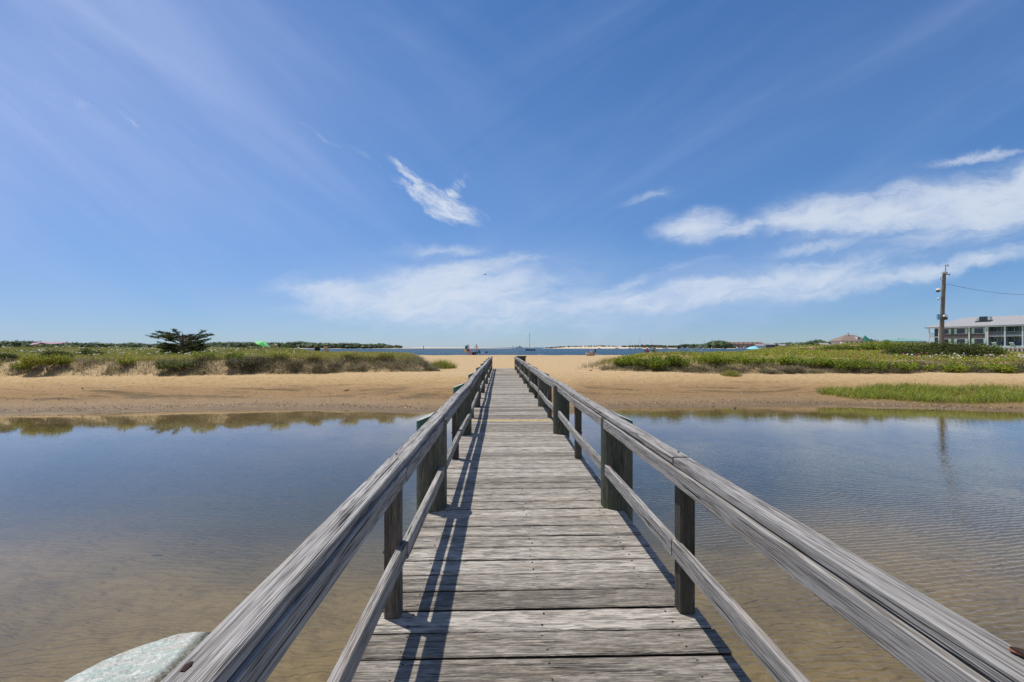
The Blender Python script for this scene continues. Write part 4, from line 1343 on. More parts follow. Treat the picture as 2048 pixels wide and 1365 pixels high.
MBL = [(1198, 700, 6, 'motorboat moored furthest left, off the far sand spit'), (1234, 690, 7, 'motorboat off the far spit, second from the left'),
       (1270, 640, 7, 'motorboat off the far spit beside the tallest moored mast'), (1307, 650, 6, 'motorboat under the right moored mast off the far spit'),
       (1332, 600, 8, 'motorboat midway between the far spit masts and the short woods'), (1375, 640, 8, 'motorboat where the scrub of the far spit ends'),
       (1396, 620, 9, 'motorboat in front of the left end of the short woods'), (1424, 600, 7, 'motorboat in front of the middle of the short woods'),
       (1447, 590, 7, 'motorboat at the right end of the short woods'), (1475, 560, 9, 'motorboat before the left part of the red roofed row'),
       (1490, 540, 11, 'largest white motorboat, before the red roofed row'), (1502, 530, 8, 'motorboat directly behind the pale blue umbrella'),
       (1516, 520, 9, 'motorboat just right of the pale blue umbrella')]
for i, (px, Y, L, lb) in enumerate(MBL):
    motorboat(px, Y, math.radians([10, 170, 20, 185, 160, 5, 175][i % 7]), L, 'small white ' + lb)
for i, (px, Y, L, ms, lb) in enumerate([(1279, 660, 9, 16, 'tallest moored sailboat off the far sand spit'), (1304, 700, 8, 14, 'moored sailboat right of the tallest one off the far spit'),
                                        (1260, 720, 7, 11, 'short masted moored sailboat, left of the tallest one'), (1364, 700, 8, 13, 'moored sailboat near the scrubby end of the far spit'),
                                        (1408, 640, 7, 12, 'moored sailboat in front of the short woods')]):
    sailboat(px, Y, math.radians(20 + 150 * (i % 2)), L, ms, lb, M_WHITE, 'sailboats moored off the far spit')
for px, Y, lb in ((1026, 700, 'dark channel marker post left of the motor vessel'), (1033, 820, 'small channel marker just beside the motor vessel'), (847, 600, 'thin channel marker near the left sand spit')):
    p = at(px, 695, Y); p.z = 0
    e = empty('channel_marker', p); tag(e, lb, 'channel marker', 'channel markers')
    MB().lathe([(1.0, -0.4), (1.0, 0.3), (0.35, 0.6), (0.3, 3.0), (0.5, 3.1), (0.45, 4.2), (0.05, 4.4)], 10).build('buoy_body', M_HULLD, e)
    MB().lathe([(0.36, 1.2), (0.36, 1.9)], 10).build('reflective_band', M_WHITE, e)
p = at(973, 695, 200); p.z = 0
e = empty('mooring_buoy', p); tag(e, 'dark round mooring buoy in the water right of the beach people', 'buoy')
MB().lathe([(0.1, -0.4), (0.42, -0.2), (0.5, 0.15), (0.42, 0.5), (0.12, 0.7)], 12).build('float', M_HULLD, e, True)
MB().lathe([(0.05, 0.68), (0.09, 0.8), (0.03, 0.95)], 8).build('eye', M_ALU, e)

# red roofed row and harbour houses
M_RROOF = plain('reddish_roof', (0.24, 0.165, 0.14), 0.9, 0, 0.25, 0.4)
M_SHING = plain('grey_shingle', (0.17, 0.155, 0.145), 0.9, 0, 0.3, 5)
M_TRIM = plain('white_trim', (0.75, 0.76, 0.75), 0.6, 0, 0.05, 3)
M_GROOF = plain('pale_grey_roof', (0.33, 0.325, 0.325), 0.9, 0, 0.07, 2)
M_MINT = plain('mint_paint', (0.42, 0.72, 0.55), 0.6, 0, 0.05, 3)


def gable(name, px, Y, w, d, h, rh, label, cat, wall, roof, rz=0.0, nwin=2, group=None, zb=None, chim=False, floors=1):
    p = at(px, 695, Y); p.z = zb if zb is not None else max(0.4, gz(p.x, p.y))
    e = empty(name, p, rz); tag(e, label, cat, group)
    MB().box(-w / 2, w / 2, 0, d, -1, h).build('wall', wall, e)
    m = MB(); o_ = 0.4
    m.ext([(-o_, h - 0.15), (d / 2, h + rh), (d + o_, h - 0.15), (d + o_, h + 0.03), (d / 2, h + rh + 0.2), (-o_, h + 0.03)], 'x', [-w / 2 - o_, w / 2 + o_])
    r = m.build('roof', roof, e)
    if chim: MB().box(-w * .25, -w * .25 + 0.8, d * .4, d * .4 + 0.8, h, h + rh + 1.0).build('chimney', wall, r)
    for fl in range(floors):
        for i in range(nwin):
            x = -w / 2 + w * (i + 0.5) / nwin
            z0 = 0.9 + fl * 2.7
            f = MB().box(x - 0.6, x + 0.6, -0.06, -0.003, z0, z0 + 1.4).build('window', M_TRIM, e)
            MB().box(x - 0.48, x + 0.48, -0.09, -0.063, z0 + 0.12, z0 + 1.28).build('pane', M_GLASS, f)
    return e


k = 0
ROWL = ['leftmost', 'second', 'third', 'fourth', 'fifth', 'sixth', 'seventh', 'eighth']
for i in range(8):
    px = 1457 + i * 9.2
    gable('row_house', px, 742 - i * 3, 7.0, 9, 6.0, 3.2, '%s red roofed house from the left in the harbour row' % ROWL[i], 'house', M_SHING if i % 2 else M_RROOF, M_RROOF, 0.06 * (-1) ** i, 2, 'red roofed houses in the harbour row', 1.5, floors=2)
for px, Y, w, h, lb, wl in ((1522, 650, 14, 3.5, 'low white boathouse right of the red roofed row', M_WHITE), (1541, 655, 15, 5.0, 'grey blue harbour house with a wide roof', M_SHING),
                            (1566, 640, 10, 3.6, 'small grey house before the harbour woods', M_SHING), (1652, 440, 9, 2.6, 'small grey cottage left of the hip roofed house', M_SHING)):
    gable('harbour_house' if px != 1652 else 'cottage', px, Y, w, 8, h, 1.8, lb, 'house', wl, M_GROOF, 0.1, 3, None, 1.2 if px != 1652 else 2.0)
gable('shore_house', 777, 905, 22, 9, 3.2, 2.0, 'white low house at the tip of the far left woods', 'house', M_WHITE, M_GROOF, 0.0, 5, None, 1.4)
gable('shore_house', 267, 712, 9, 7, 2.8, 1.6, 'tiny white house in the far woods left of the cedar', 'house', M_WHITE, M_GROOF, 0.0, 2, None, 3.8)

# ------------------------------------------------------------------ hip roofed house on the right
def hip(m, x0, x1, y0, y1, z, rh, ov=0.4, t=0.15):
    b = len(m.v)
    x0 -= ov; x1 += ov; y0 -= ov; y1 += ov
    d = (y1 - y0) / 2
    m.v += [(x0, y0, z), (x1, y0, z), (x1, y1, z), (x0, y1, z), (x0 + d, y0 + d, z + rh), (x1 - d, y0 + d, z + rh),
            (x0, y0, z - t), (x1, y0, z - t), (x1, y1, z - t), (x0, y1, z - t)]
    for f in ((0, 1, 5, 4), (1, 2, 5), (2, 3, 4, 5), (3, 0, 4), (6, 7, 1, 0), (7, 8, 2, 1), (8, 9, 3, 2), (9, 6, 0, 3), (9, 8, 7, 6)):
        m.face([b + i for i in f])


M_BROOF = plain('brown_roof', (0.25, 0.185, 0.15), 0.9, 0, 0.12, 3)
M_PALE = plain('pale_siding', (0.55, 0.58, 0.60), 0.8, 0, 0.06, 3)
p = at(1709, 695, 220); p.z = gz(p.x, p.y)
hs = empty('hip_roofed_house', p, math.radians(-6)); tag(hs, 'pale two storey house with brown hip roof and white porch behind the right dune', 'house')
zt = HC + 13 / F * 220 - p.z
MB().box(-5.6, 6.8, 0, 9, -1, zt).build('wall', M_PALE, hs)
m = MB(); hip(m, -6.3, 7.2, -0.3, 9.3, zt, 3.0); rf = m.build('roof', M_BROOF, hs)
MB().box(-1.0, -0.3, 3.6, 4.3, zt + 1.5, zt + 3.9).build('chimney', M_PALE, rf)
m = MB(); m.box(1.4, 2.9, 0.2, 2.5, zt, zt + 1.9); dm = m.build('dormer', M_TRIM, rf)
MB().box(1.65, 2.65, 0.14, 0.197, zt + 0.7, zt + 1.6).build('dormer_pane', M_GLASS, dm)
MB().box(-6.6, -4.6, -1.6, -0.003, -1, zt - 0.6).build('porch', M_TRIM, hs)
for x in (-3.4, -1.2, 1.2, 3.4, 5.4):
    for z0 in (zt - 4.2, zt - 1.6):
        f = MB().box(x - 0.55, x + 0.55, -0.07, -0.003, z0, z0 + 1.3).build('window', M_TRIM, hs)
        MB().box(x - 0.42, x + 0.42, -0.1, -0.073, z0 + 0.12, z0 + 1.18).build('pane', M_GLASS, f)
for z0 in (zt - 3.6,):
    MB().box(-6.2, -5.1, -1.66, -1.603, z0, z0 + 1.9).build('porch_opening', M_GLASS, hs)
# play tower with a green pointed roof
M_GREENF = plain('green_canvas', (0.03, 0.22, 0.15), 0.7, 0, 0.1, 5)
M_BRWOOD = plain('brown_timber', (0.16, 0.085, 0.05), 0.85, 0, 0.2, 8)
p = at(1733, 695, 130); p.z = gz(p.x, p.y)
e = empty('play_tower', p, 0.3); tag(e, 'brown timber play tower with green pointed roof beside the hip roofed house', 'play tower')
zt2 = HC + 12 / F * 130 - p.z
for sx in (-0.9, 0.9):
    for sy in (-0.9, 0.9):
        MB().box(sx - .1, sx + .1, sy - .1, sy + .1, -0.5, zt2).build('leg', M_BRWOOD, e)
MB().box(-1.05, 1.05, -1.05, 1.05, zt2 - 1.9, zt2 - 1.7).build('platform', M_BRWOOD, e)
MB().box(-1.0, 1.0, -1.08, -1.02, zt2 - 1.69, zt2 - 0.9).build('side_panel', M_BRWOOD, e)
m = MB(); m.v = [(-0.9, -0.9, zt2), (0.9, -0.9, zt2), (0.9, 0.9, zt2), (-0.9, 0.9, zt2), (-0.7, 0, zt2 + 1.7)]
for f in ((0, 1, 4), (1, 2, 4), (2, 3, 4), (3, 0, 4), (3, 2, 1, 0)): m.face(f)
m.build('pointed_roof', M_GREENF, e)
# green roofed pavilion, low
M_TEAL = plain('teal_metal_roof', (0.20, 0.38, 0.34), 0.5, 0, 0.1, 1)
p = at(1818, 695, 120); p.z = gz(p.x, p.y)
e = empty('pavilion', p, math.radians(-8)); tag(e, 'low open pavilion with a long pale green roof left of the motel', 'pavilion')
zp = HC + 15 / F * 120 - p.z
m = MB(); m.ext([(-0.3, zp - 0.5), (2.5, zp), (5.3, zp - 0.5), (5.3, zp - 0.35), (2.5, zp + 0.2), (-0.3, zp - 0.35)], 'x', [-3.9, 3.9]); m.build('roof', M_TEAL, e)
for x in (-3.5, -1.2, 1.2, 3.5):
    for y in (0, 5):
        MB().box(x - .1, x + .1, y - .1, y + .1, -0.5, zp - 0.4).build('post', M_TRIM, e)
MB().box(-3.4, 3.4, 4.6, 4.7, -0.5, zp - 1.0).build('back_wall', M_PALE, e)
rng = np.random.default_rng(77)

# ------------------------------------------------------------------ motel
P0 = Vector((114.2, 125.0, 0)); ex, ey = 0.395, -0.919
mz = 2.75
mt = empty('motel', (P0.x, P0.y, mz), math.atan2(ey, ex))
tag(mt, 'long two storey shingled motel with mint shutters, white balconies and pale grey roof', 'motel')


def S_(px):
    u = (px - 1024) / F
    return (125 * u - 114.2) / (0.395 + 0.919 * u)


HE = 4.95; FL = 2.45
M_SH2 = plain('dark_shingle', (0.15, 0.13, 0.125), 0.9, 0, 0.35, 4)
M_GRN = plain('grey_green_siding', (0.16, 0.20, 0.20), 0.8, 0, 0.08, 3)
sA, sB, sC, sD = S_(1878), S_(1939), S_(1974), 34.0
MB().box(sA, sC, 0, 11, -1.5, HE).build('shingle_wall', M_SH2, mt)
MB().box(sC + 0.05, sD, 1.8, 11, -1.5, HE - 0.03).build('balcony_wall', M_GRN, mt)
MB().box(0.5, sA - 0.05, 2.2, 11, -1.5, HE - 0.05).build('end_wall', M_GRN, mt)
m = MB(); hip(m, 0, sD, 0, 11, HE + 0.16, 2.45, 0.5, 0.16); rf = m.build('roof', M_GROOF, mt)
MB().box(0 - 0.45, sD + 0.45, -0.46, -0.35, HE - 0.22, HE - 0.003).build('fascia', M_TRIM, mt)
MB().box(sC, sD, -0.05, 1.8, FL - 0.14, FL + 0.06).build('balcony_floor', M_TRIM, mt)
MB().box(0.05, sA, -0.05, 2.2, FL - 0.14, FL + 0.06).build('porch_floor', M_TRIM, mt)
MB().box(sC, sD, -0.3, 1.8, -0.6, 0.02).build('ground_floor_slab', M_TRIM, mt)
for px in (1859, 1878.5, 1939, 1972.5, 1976, 2010.5, 2046):
    s_ = S_(px)
    MB().box(s_ - 0.13, s_ + 0.13, -0.22, -0.07, -0.8, HE - 0.2).build('column', M_TRIM, mt)
for s_ in (21.6, 25.0, 28.4, 31.8):
    MB().box(s_ - 0.13, s_ + 0.13, -0.22, -0.07, -0.8, HE - 0.2).build('column', M_TRIM, mt)
for c_, hw in ((1890, 0.75), (1922, 0.8), (1958, 0.85)):
    s_ = S_(c_)
    for z0 in (0.55, FL + 0.75):
        f = MB().box(s_ - hw - .08, s_ + hw + .08, -0.06, -0.003, z0 - .08, z0 + 1.33).build('window', M_TRIM, mt)
        MB().box(s_ - hw, s_ + hw, -0.09, -0.063, z0, z0 + 1.25).build('pane', M_GLASS, f)
        for sg in (-1, 1):
            a = s_ + sg * (hw + 0.32)
            MB().box(a - .21, a + .21, -0.075, -0.004, z0 - .08, z0 + 1.33).build('shutter', M_MINT, f)
bays = [S_(1976), S_(2010.5), S_(2046), 21.6, 25.0, 28.4, 31.8]
for a, b in zip(bays[:-1], bays[1:]):
    for z0 in (0.0, FL):
        w = b - a
        for (fa, fb, zz, hh_) in ((0.18, 0.34, 1.0, 1.1), (0.58, 0.93, 0.08, 2.0)):
            f = MB().box(a + w * fa, a + w * fb, 1.74, 1.797, z0 + zz, z0 + zz + hh_).build('balcony_door' if hh_ > 1.5 else 'window', M_TRIM, mt)
            MB().box(a + w * fa + .08, a + w * fb - .08, 1.70, 1.737, z0 + zz + .08, z0 + zz + hh_ - .08).build('pane', M_GLASS, f)
        MB().box(a + 0.2, a + 0.26, 0, 1.75, z0 + 0.07, z0 + 2.2).build('divider', M_GRN, mt)
    m = MB()
    m.box(a + .13, b - .13, -0.10, -0.06, FL + 1.0, FL + 1.05); m.box(a + .13, b - .13, -0.10, -0.06, FL + 0.14, FL + 0.18)
    s_ = a + .25
    while s_ < b - .15:
        m.box(s_ - .012, s_ + .012, -0.09, -0.07, FL + 0.18, FL + 1.0); s_ += 0.13
    m.build('balcony_railing', M_PALE, mt)
m = MB(); m.box(.3, sA - .1, -0.1, -0.05, FL + 1.0, FL + 1.06)
s_ = 0.35
while s_ < sA - .15:
    m.box(s_ - .02, s_ + .02, -0.09, -0.06, FL + 0.06, FL + 1.0); s_ += 0.22
m.build('porch_railing', M_SH2, mt)
# air handler on the roof
ac = empty('rooftop_unit', (0, 0, 0)); 
sx_ = S_(1958)
q = Matrix.Rotation(math.atan2(ey, ex), 4, 'Z') @ Vector((sx_, 2.6, 0))
ac.location = (P0.x + q.x, P0.y + q.y, mz + HE + 1.35); ac.rotation_euler = (0, 0, math.atan2(ey, ex))
tag(ac, 'square dark air conditioning unit standing on the motel roof', 'air conditioner')
M_DGREY = plain('dark_grille', (0.05, 0.07, 0.07), 0.5, 0.2, 0.2, 5)
MB().box(-0.75, 0.75, -0.6, 0.6, 0.12, 1.2).build('casing', M_DGREY, ac)
MB().box(0.76, 1.3, -0.5, 0.5, 0.2, 1.15).build('side_duct', M_PALE, ac)
MB().box(-1.3, -0.76, -0.5, 0.5, 0.1, 0.8).build('pale_cabinet', M_PALE, ac)
MB().box(-1.5, 1.4, -0.75, 0.75, -0.25, 0.08).build('curb', M_DGREY, ac)
# lawn with a white retaining wall and two loungers
M_LAWN = plain('lawn', (0.10, 0.16, 0.03), 0.9, 0, 0.3, 2)
tag(MB().box(84, 150, 84, 112, 1.0, 2.22).build('lawn', M_LAWN), kind='structure')
rw = empty('retaining_wall', (82.5, 83.2, 0)); tag(rw, 'low retaining wall of white posts and grey boards before the motel lawn', 'wall')
MB().box(0.4, 60, 0.35, 0.6, 0.3, 2.1).build('boarding', M_SHING, rw)
MB().box(0.0, 60, 0.05, 0.75, 2.13, 2.32).build('coping', M_PALE, rw)
for i in range(40):
    MB().box(0.3 + i * 0.8, 0.62 + i * 0.8, 0.12, 0.347, 0.3, 2.12).build('wall_post', M_TRIM, rw)


def lounger(px, Y, rz, label):
    p = at(px, 695, Y)
    e = empty('sun_lounger', (p.x, p.y, 2.22), rz); tag(e, label, 'sun lounger', 'white sun loungers on the motel lawn')
    MB().box(-1.0, 0.35, -0.32, 0.32, 0.32, 0.38).build('seat', M_WHITE, e)
    R = Matrix.Translation((0.35, 0, 0.35)) @ Matrix.Rotation(math.radians(-52), 4, 'Y')
    MB().box(0, 0.95, -0.34, 0.34, -0.03, 0.04, R).build('backrest', M_WHITE, e)
    for x in (-0.9, 0.5):
        for y in (-0.28, 0.28):
            MB().tube([(x, y, 0), (x, y, 0.33)], 0.03, 6).build('leg', M_DGREY, e)
    return e


lounger(1993, 89, math.radians(200), 'white sun lounger on the lawn, the left of the pair')
lounger(2029, 89, math.radians(195), 'white sun lounger on the lawn, the right of the pair')
M_NAVY = plain('navy_plastic', (0.02, 0.05, 0.2), 0.5, 0, 0.1, 3)
for px, s_off, lb in ((2003, 0, 'blue chair on the ground floor motel patio, left bay'), (2026, 0, 'blue chair on the motel patio, left side of the right bay'), (2040, 0, 'blue chair on the motel patio, right side of the right bay')):
    s_ = S_(px)
    q = Matrix.Rotation(math.atan2(ey, ex), 4, 'Z') @ Vector((s_, 0.5, 0))
    e = empty('patio_chair', (P0.x + q.x, P0.y + q.y, mz + 0.02), math.atan2(ey, ex)); tag(e, lb, 'chair', 'blue chairs on the motel patio')
    MB().box(-.3, .3, -.3, .3, .36, .42).build('seat', M_NAVY, e)
    MB().box(-.3, .3, .27, .33, .425, 1.05).build('backrest', M_NAVY, e)
    for x in (-.27, .27):
        for y in (-.26, .26): MB().tube([(x, y, 0), (x, y, .36)], .025, 5).build('leg', M_NAVY, e)

# ------------------------------------------------------------------ utility pole
PY = 43.7
px0 = at(1881, 690, PY).x; px1 = at(1888.5, 545, PY).x
pz = gz(px0, PY)
ztop = at(1888, 546, PY).z
pole = empty('utility_pole', (px0, PY, pz)); tag(pole, 'tall weathered wooden utility pole carrying cameras and a dish, right of the pond', 'utility pole')
M_POLE = wood('pole_timber', 'z', [(0.10, 0.085, 0.07), (0.17, 0.15, 0.125), (0.23, 0.205, 0.17), (0.32, 0.29, 0.25)], crack=0.6)
Hp = ztop - pz; dxp = px1 - px0


def pp(py, off=0.0, dy=0.0):
    z = HC - (py - HY) / F * PY
    return Vector((dxp * (z - pz) / Hp + off, dy, z - pz))


m = MB(); m.tube([(0, 0, -1), pp(640), pp(600), pp(546)], [0.20, 0.165, 0.155, 0.135], 16); m.build('pole_shaft', M_POLE, pole)
MB().tube([pp(546, 0.12), pp(530, 0.10)], 0.035, 8).build('antenna_mast', M_ALU, pole)
# dish
d = MB(); c = pp(531, 0.24)
R = Matrix.Translation(c) @ Euler((math.radians(78), 0, math.radians(40))).to_matrix().to_4x4()
b0 = len(d.v)
d.lathe([(0.03, 0.0), (0.10, 0.01), (0.17, 0.04), (0.205, 0.08), (0.20, 0.085), (0.16, 0.05), (0.02, 0.012)], 18)
d.v = [tuple(R @ Vector(v)) for v in d.v]
dish = d.build('dish', M_PALE, pole, True)
MB().tube([pp(531, 0.10), c], 0.02, 6).build('dish_arm', M_ALU, dish)
MB().box(-0.28, 0.20, -0.18, 0.0, Hp - 0.10, Hp + 0.06, Matrix.Translation((dxp, 0, 0))).build('crossarm', M_PALE, pole)
MB().tube([pp(549, -0.05, -0.15), pp(551, 0.32, -0.2), pp(548, 0.42, -0.15)], [0.03, 0.05, 0.03], 6).build('bracket', M_DGREY, pole)
MB().tube([pp(553, -0.14), pp(556, -0.34), pp(560, -0.28), pp(562, -0.12)], 0.018, 6).build('cable_loop', M_DGREY, pole)
M_WPL = plain('white_plastic', (0.75, 0.75, 0.73), 0.4, 0, 0.03, 5)
M_BLK = plain('black_glass', (0.015, 0.015, 0.018), 0.15, 0, 0.1, 5, 0.8)
for py, sc_, lb in ((581, 1.0, 'large white dome camera high on the utility pole'), (598, 0.6, 'small white dome camera below the large one on the pole')):
    c = pp(py, -0.52 if sc_ == 1 else -0.42)
    e = empty('dome_camera', pole.location + c); tag(e, lb, 'camera', 'dome cameras on the utility pole')
    MB().lathe([(0.02, 0.17 * sc_), (0.12 * sc_, 0.15 * sc_), (0.19 * sc_, 0.06 * sc_), (0.20 * sc_, -0.02 * sc_)], 16).build('housing', M_WPL, e, True)
    MB().lathe([(0.175 * sc_, -0.021 * sc_), (0.16 * sc_, -0.10 * sc_), (0.10 * sc_, -0.17 * sc_), (0.02, -0.19 * sc_)], 16).build('dome', M_BLK if sc_ == 1 else M_PALE, e, True)
    MB().tube([(0, 0, 0.13 * sc_), (0.12, 0, 0.20 * sc_), (0.33, 0, 0.16 * sc_)], 0.03, 6).build('arm', M_WPL, e)
M_LBLUE = plain('light_blue_metal', (0.22, 0.42, 0.62), 0.5, 0, 0.06, 3)
c = pp(634, -0.33); e = empty('control_box', pole.location + c); tag(e, 'light blue flat box hung left of the utility pole', 'box')
MB().box(-0.17, 0.12, -0.06, 0.06, -0.28, 0.24).build('cabinet', M_LBLUE, e)
MB().box(0.121, 0.30, -0.03, 0.03, -0.24, -0.16).build('bracket', M_DGREY, e)
MB().box(-0.13, 0.08, -0.072, -0.062, -0.22, 0.18).build('door', M_LBLUE, e)
c = pp(633, 0.04, -0.27); e = empty('junction_box', pole.location + c); tag(e, 'small white box with black unit strapped to the utility pole', 'box')
MB().box(-0.16, 0.20, -0.08, 0.08, -0.10, 0.10, Matrix.Rotation(0.35, 4, 'Y')).build('white_box', M_WPL, e)
MB().lathe([(0.12, -0.36), (0.15, -0.30), (0.15, -0.14), (0.10, -0.12)], 10, (0.02, 0, 0)).build('black_sensor', M_DGREY, e)
MB().lathe([(0.17, 0.14), (0.17, 0.22)], 10, (0, 0.2, 0)).build('strap', M_DGREY, e)
# conduit
MB().tube([pp(690, 0.19), pp(640, 0.17), pp(600, 0.165), pp(570, 0.20)], 0.02, 6).build('conduit', M_DGREY, pole)
MB().tube([pp(568, 0.13), pp(568, 0.26)], 0.02, 6).build('insulator', M_WPL, pole)
# overhead wire sagging away to the right
wst = pole.location + pp(568, 0.26)
wend = Vector((58.5, 47.5, wst.z - 0.45))
wp = []
for i in range(25):
    t = i / 24
    p = wst.lerp(wend, t); p.z -= 1.1 * 4 * t * (1 - t) * 0.5
    wp.append(p)
w = MB(); w.tube([p - wst for p in wp], 0.014, 6)
wo = w.build('overhead_wire', M_DGREY, loc=wst); tag(wo, 'thin sagging wire running from the utility pole out to the right', 'wire')

# ------------------------------------------------------------------ people
M_SKIN = plain('skin', (0.50, 0.30, 0.20), 0.6, 0, 0.05, 8)
M_SKIN2 = plain('tanned_skin', (0.36, 0.20, 0.13), 0.6, 0, 0.05, 8)


def skin_obj(name, chains, mat, parent, levels=1):
    """chains: lists of (point, radius); a shared point joins the chains; the first point is the root"""
    vs = []; rs = []; es = []
    idx = {}
    def gi(p, r):
        k = tuple(round(c, 4) for c in p)
        if k not in idx:
            idx[k] = len(vs); vs.append(tuple(p)); rs.append(r)
        return idx[k]
    for ch in chains:
        ids = [gi(p, r) for p, r in ch]
        es += [(a, b) for a, b in zip(ids[:-1], ids[1:]) if a != b]
    me = bpy.data.meshes.new(name)
    me.from_pydata(vs, es, [])
    me.materials.append(mat)
    o = bpy.data.objects.new(name, me); COL.objects.link(o)
    md = o.modifiers.new('skin', 'SKIN'); md.use_smooth_shade = True
    if not me.skin_vertices: me.attributes.new  # layer is made by the modifier
    sv = me.skin_vertices[0].data if len(me.skin_vertices) else None
    if sv is None:
        import bmesh
        bm = bmesh.new(); bm.from_mesh(me)
        ly = bm.verts.layers.skin.verify()
        bm.verts.ensure_lookup_table()
        for i, v in enumerate(bm.verts):
            v[ly].radius = (rs[i], rs[i]); v[ly].use_root = (i == 0)
        bm.to_mesh(me); bm.free()
    else:
        for i, d in enumerate(sv):
            r = rs[i]; d.radius = (r, r); d.use_root = (i == 0)
    sd = o.modifiers.new('sub', 'SUBSURF'); sd.levels = levels; sd.render_levels = levels
    o.parent = parent
    return o


def V3(*a): return Vector(a)


def person(loc, rz, label, sit=False, look=0.0, skin=None, shirt=None, shorts=None, hat=None, hair=(0.05, 0.03, 0.02), hairlen=0.0, arms=None, skirt=False, group=None, step=0.0):
    skin = skin or M_SKIN
    e = empty('person', loc, rz); tag(e, label, 'person', group)
    # the figure faces local -Y
    if not sit:
        pel = V3(0, 0, 0.95); hipL = V3(-.09, 0, .90); hipR = V3(.09, 0, .90)
        kn = [V3(-.11, -.03 - step, .50), V3(.11, -.03 + step, .50)]; an = [V3(-.12, .02 - step * 1.4, .09), V3(.12, .02 + step * 1.6, .09)]
    else:
        pel = V3(0, 0, 0.30); hipL = V3(-.09, -.04, .27); hipR = V3(.09, -.04, .27)
        kn = [V3(-.13, -.44, .44), V3(.13, -.45, .42)]; an = [V3(-.13, -.66, .07), V3(.13, -.72, .07)]
    bk = 0.16 if sit else 0.0
    wa = pel + V3(0, bk * .4, .15); ch = pel + V3(0, bk, .36); nk = pel + V3(0, bk * 1.15, .53)
    hb = pel + V3(0, bk * 1.0 - .01, .60); hc = pel + V3(0, bk * .9 - .02, .68); ht = pel + V3(0, bk * .9, .75)
    sh = [ch + V3(-.18, 0, .10), ch + V3(.18, 0, .10)]
    body = [[(pel, .125), (wa, .115), (ch, .135), (nk, .055), (hb, .062), (hc, .088), (ht, .06)],
            [(hc, .088), (hc + V3(0, -.095, -.015), .016)]]
    ha = []
    for s_ in (0, 1):
        sg = -1 if s_ == 0 else 1
        if arms and arms[s_]:
            el = sh[s_] + V3(*arms[s_][0]); wr = el + V3(*arms[s_][1])
        else:
            el = sh[s_] + V3(sg * .06, .02, -.28); wr = el + V3(sg * .02, -.06, -.24)
        dirv = (wr - el).normalized()
        palm = wr + dirv * .08
        body.append([(ch, .135), (sh[s_], .058), (el, .040), (wr, .027), (palm, .032)])
        sd_ = dirv.orthogonal().normalized()
        up_ = dirv.cross(sd_)
        for k, (o_, l_) in enumerate(((-.027, .062), (-.009, .075), (.009, .070), (.027, .055))):
            a0 = palm + sd_ * o_ + dirv * .02
            body.append([(palm, .032), (a0, .010), (a0 + dirv * l_ * .55 + up_ * .008, .009), (a0 + dirv * l_ + up_ * .028, .007)])
        body.append([(palm, .032), (palm - dirv * .03 + sd_ * .035, .011), (palm + dirv * .015 + sd_ * .058 + up_ * .02, .009)])
        hp = (hipL, hipR)[s_]
        toe = an[s_] + V3(0, -.17, -.045)
        body.append([(pel, .125), (hp, .095), (kn[s_], .058), (an[s_], .038), (toe, .035)])
        ha.append(palm)
    skin_obj('body', body, skin, e)
    if shirt:
        cl = [[(wa, .135), (ch, .155), (ch + V3(0, 0, .12), .10)], [(wa, .135), (pel + V3(0, 0, .02), .148)]]
        for s_ in (0, 1):
            if arms and arms[s_]: el = sh[s_] + V3(*arms[s_][0])
            else: el = sh[s_] + V3((-1 if s_ == 0 else 1) * .06, .02, -.28)
            cl.append([(ch, .155), (sh[s_], .075), (sh[s_].lerp(el, .75), .062)])
        skin_obj('shirt', cl, shirt, e)
    if shorts:
        cl = [[(pel, .145), (pel + V3(0, 0, .08), .13)]]
        for s_ in (0, 1):
            hp = (hipL, hipR)[s_]
            cl.append([(pel, .145), (hp, .115), (hp.lerp(kn[s_], .75), .09)])
        skin_obj('shorts', cl, shorts, e)
    hm = plain('hair', hair, 0.8, 0, 0.2, 40)
    if hairlen >= 0:
        m = MB(); m.lathe([(0.02, 0.105), (0.065, 0.09), (0.098, 0.05), (0.108, 0.0), (0.10, -0.05), (0.07, -0.06 - hairlen * .5), (0.03, -0.07 - hairlen)], 12, (hc.x, hc.y + .022, hc.z))
        m.build('hair', hm, e, True)
    fm = MB()
    for sx_ in (-.032, .032): fm.lathe([(.002, -.008), (.010, 0), (.002, .008)], 6, (hc.x + sx_, hc.y - .083, hc.z + .012))
    fm.build('eyes', M_BLK, e)
    fm = MB(); fm.tube([(hc.x - .024, hc.y - .083, hc.z - .045), (hc.x, hc.y - .089, hc.z - .047), (hc.x + .024, hc.y - .083, hc.z - .045)], .006, 5)
    fm.build('mouth', plain('lips', (0.35, 0.12, 0.10), .6), e)
    if hat:
        m = MB(); m.lathe([(0.165, 0.035), (0.17, 0.042), (0.112, 0.055), (0.105, 0.10), (0.075, 0.135), (0.02, 0.145)], 14, (hc.x, hc.y + .01, hc.z + .01))
        m.build('hat', hat, e, True)
    return e, ha


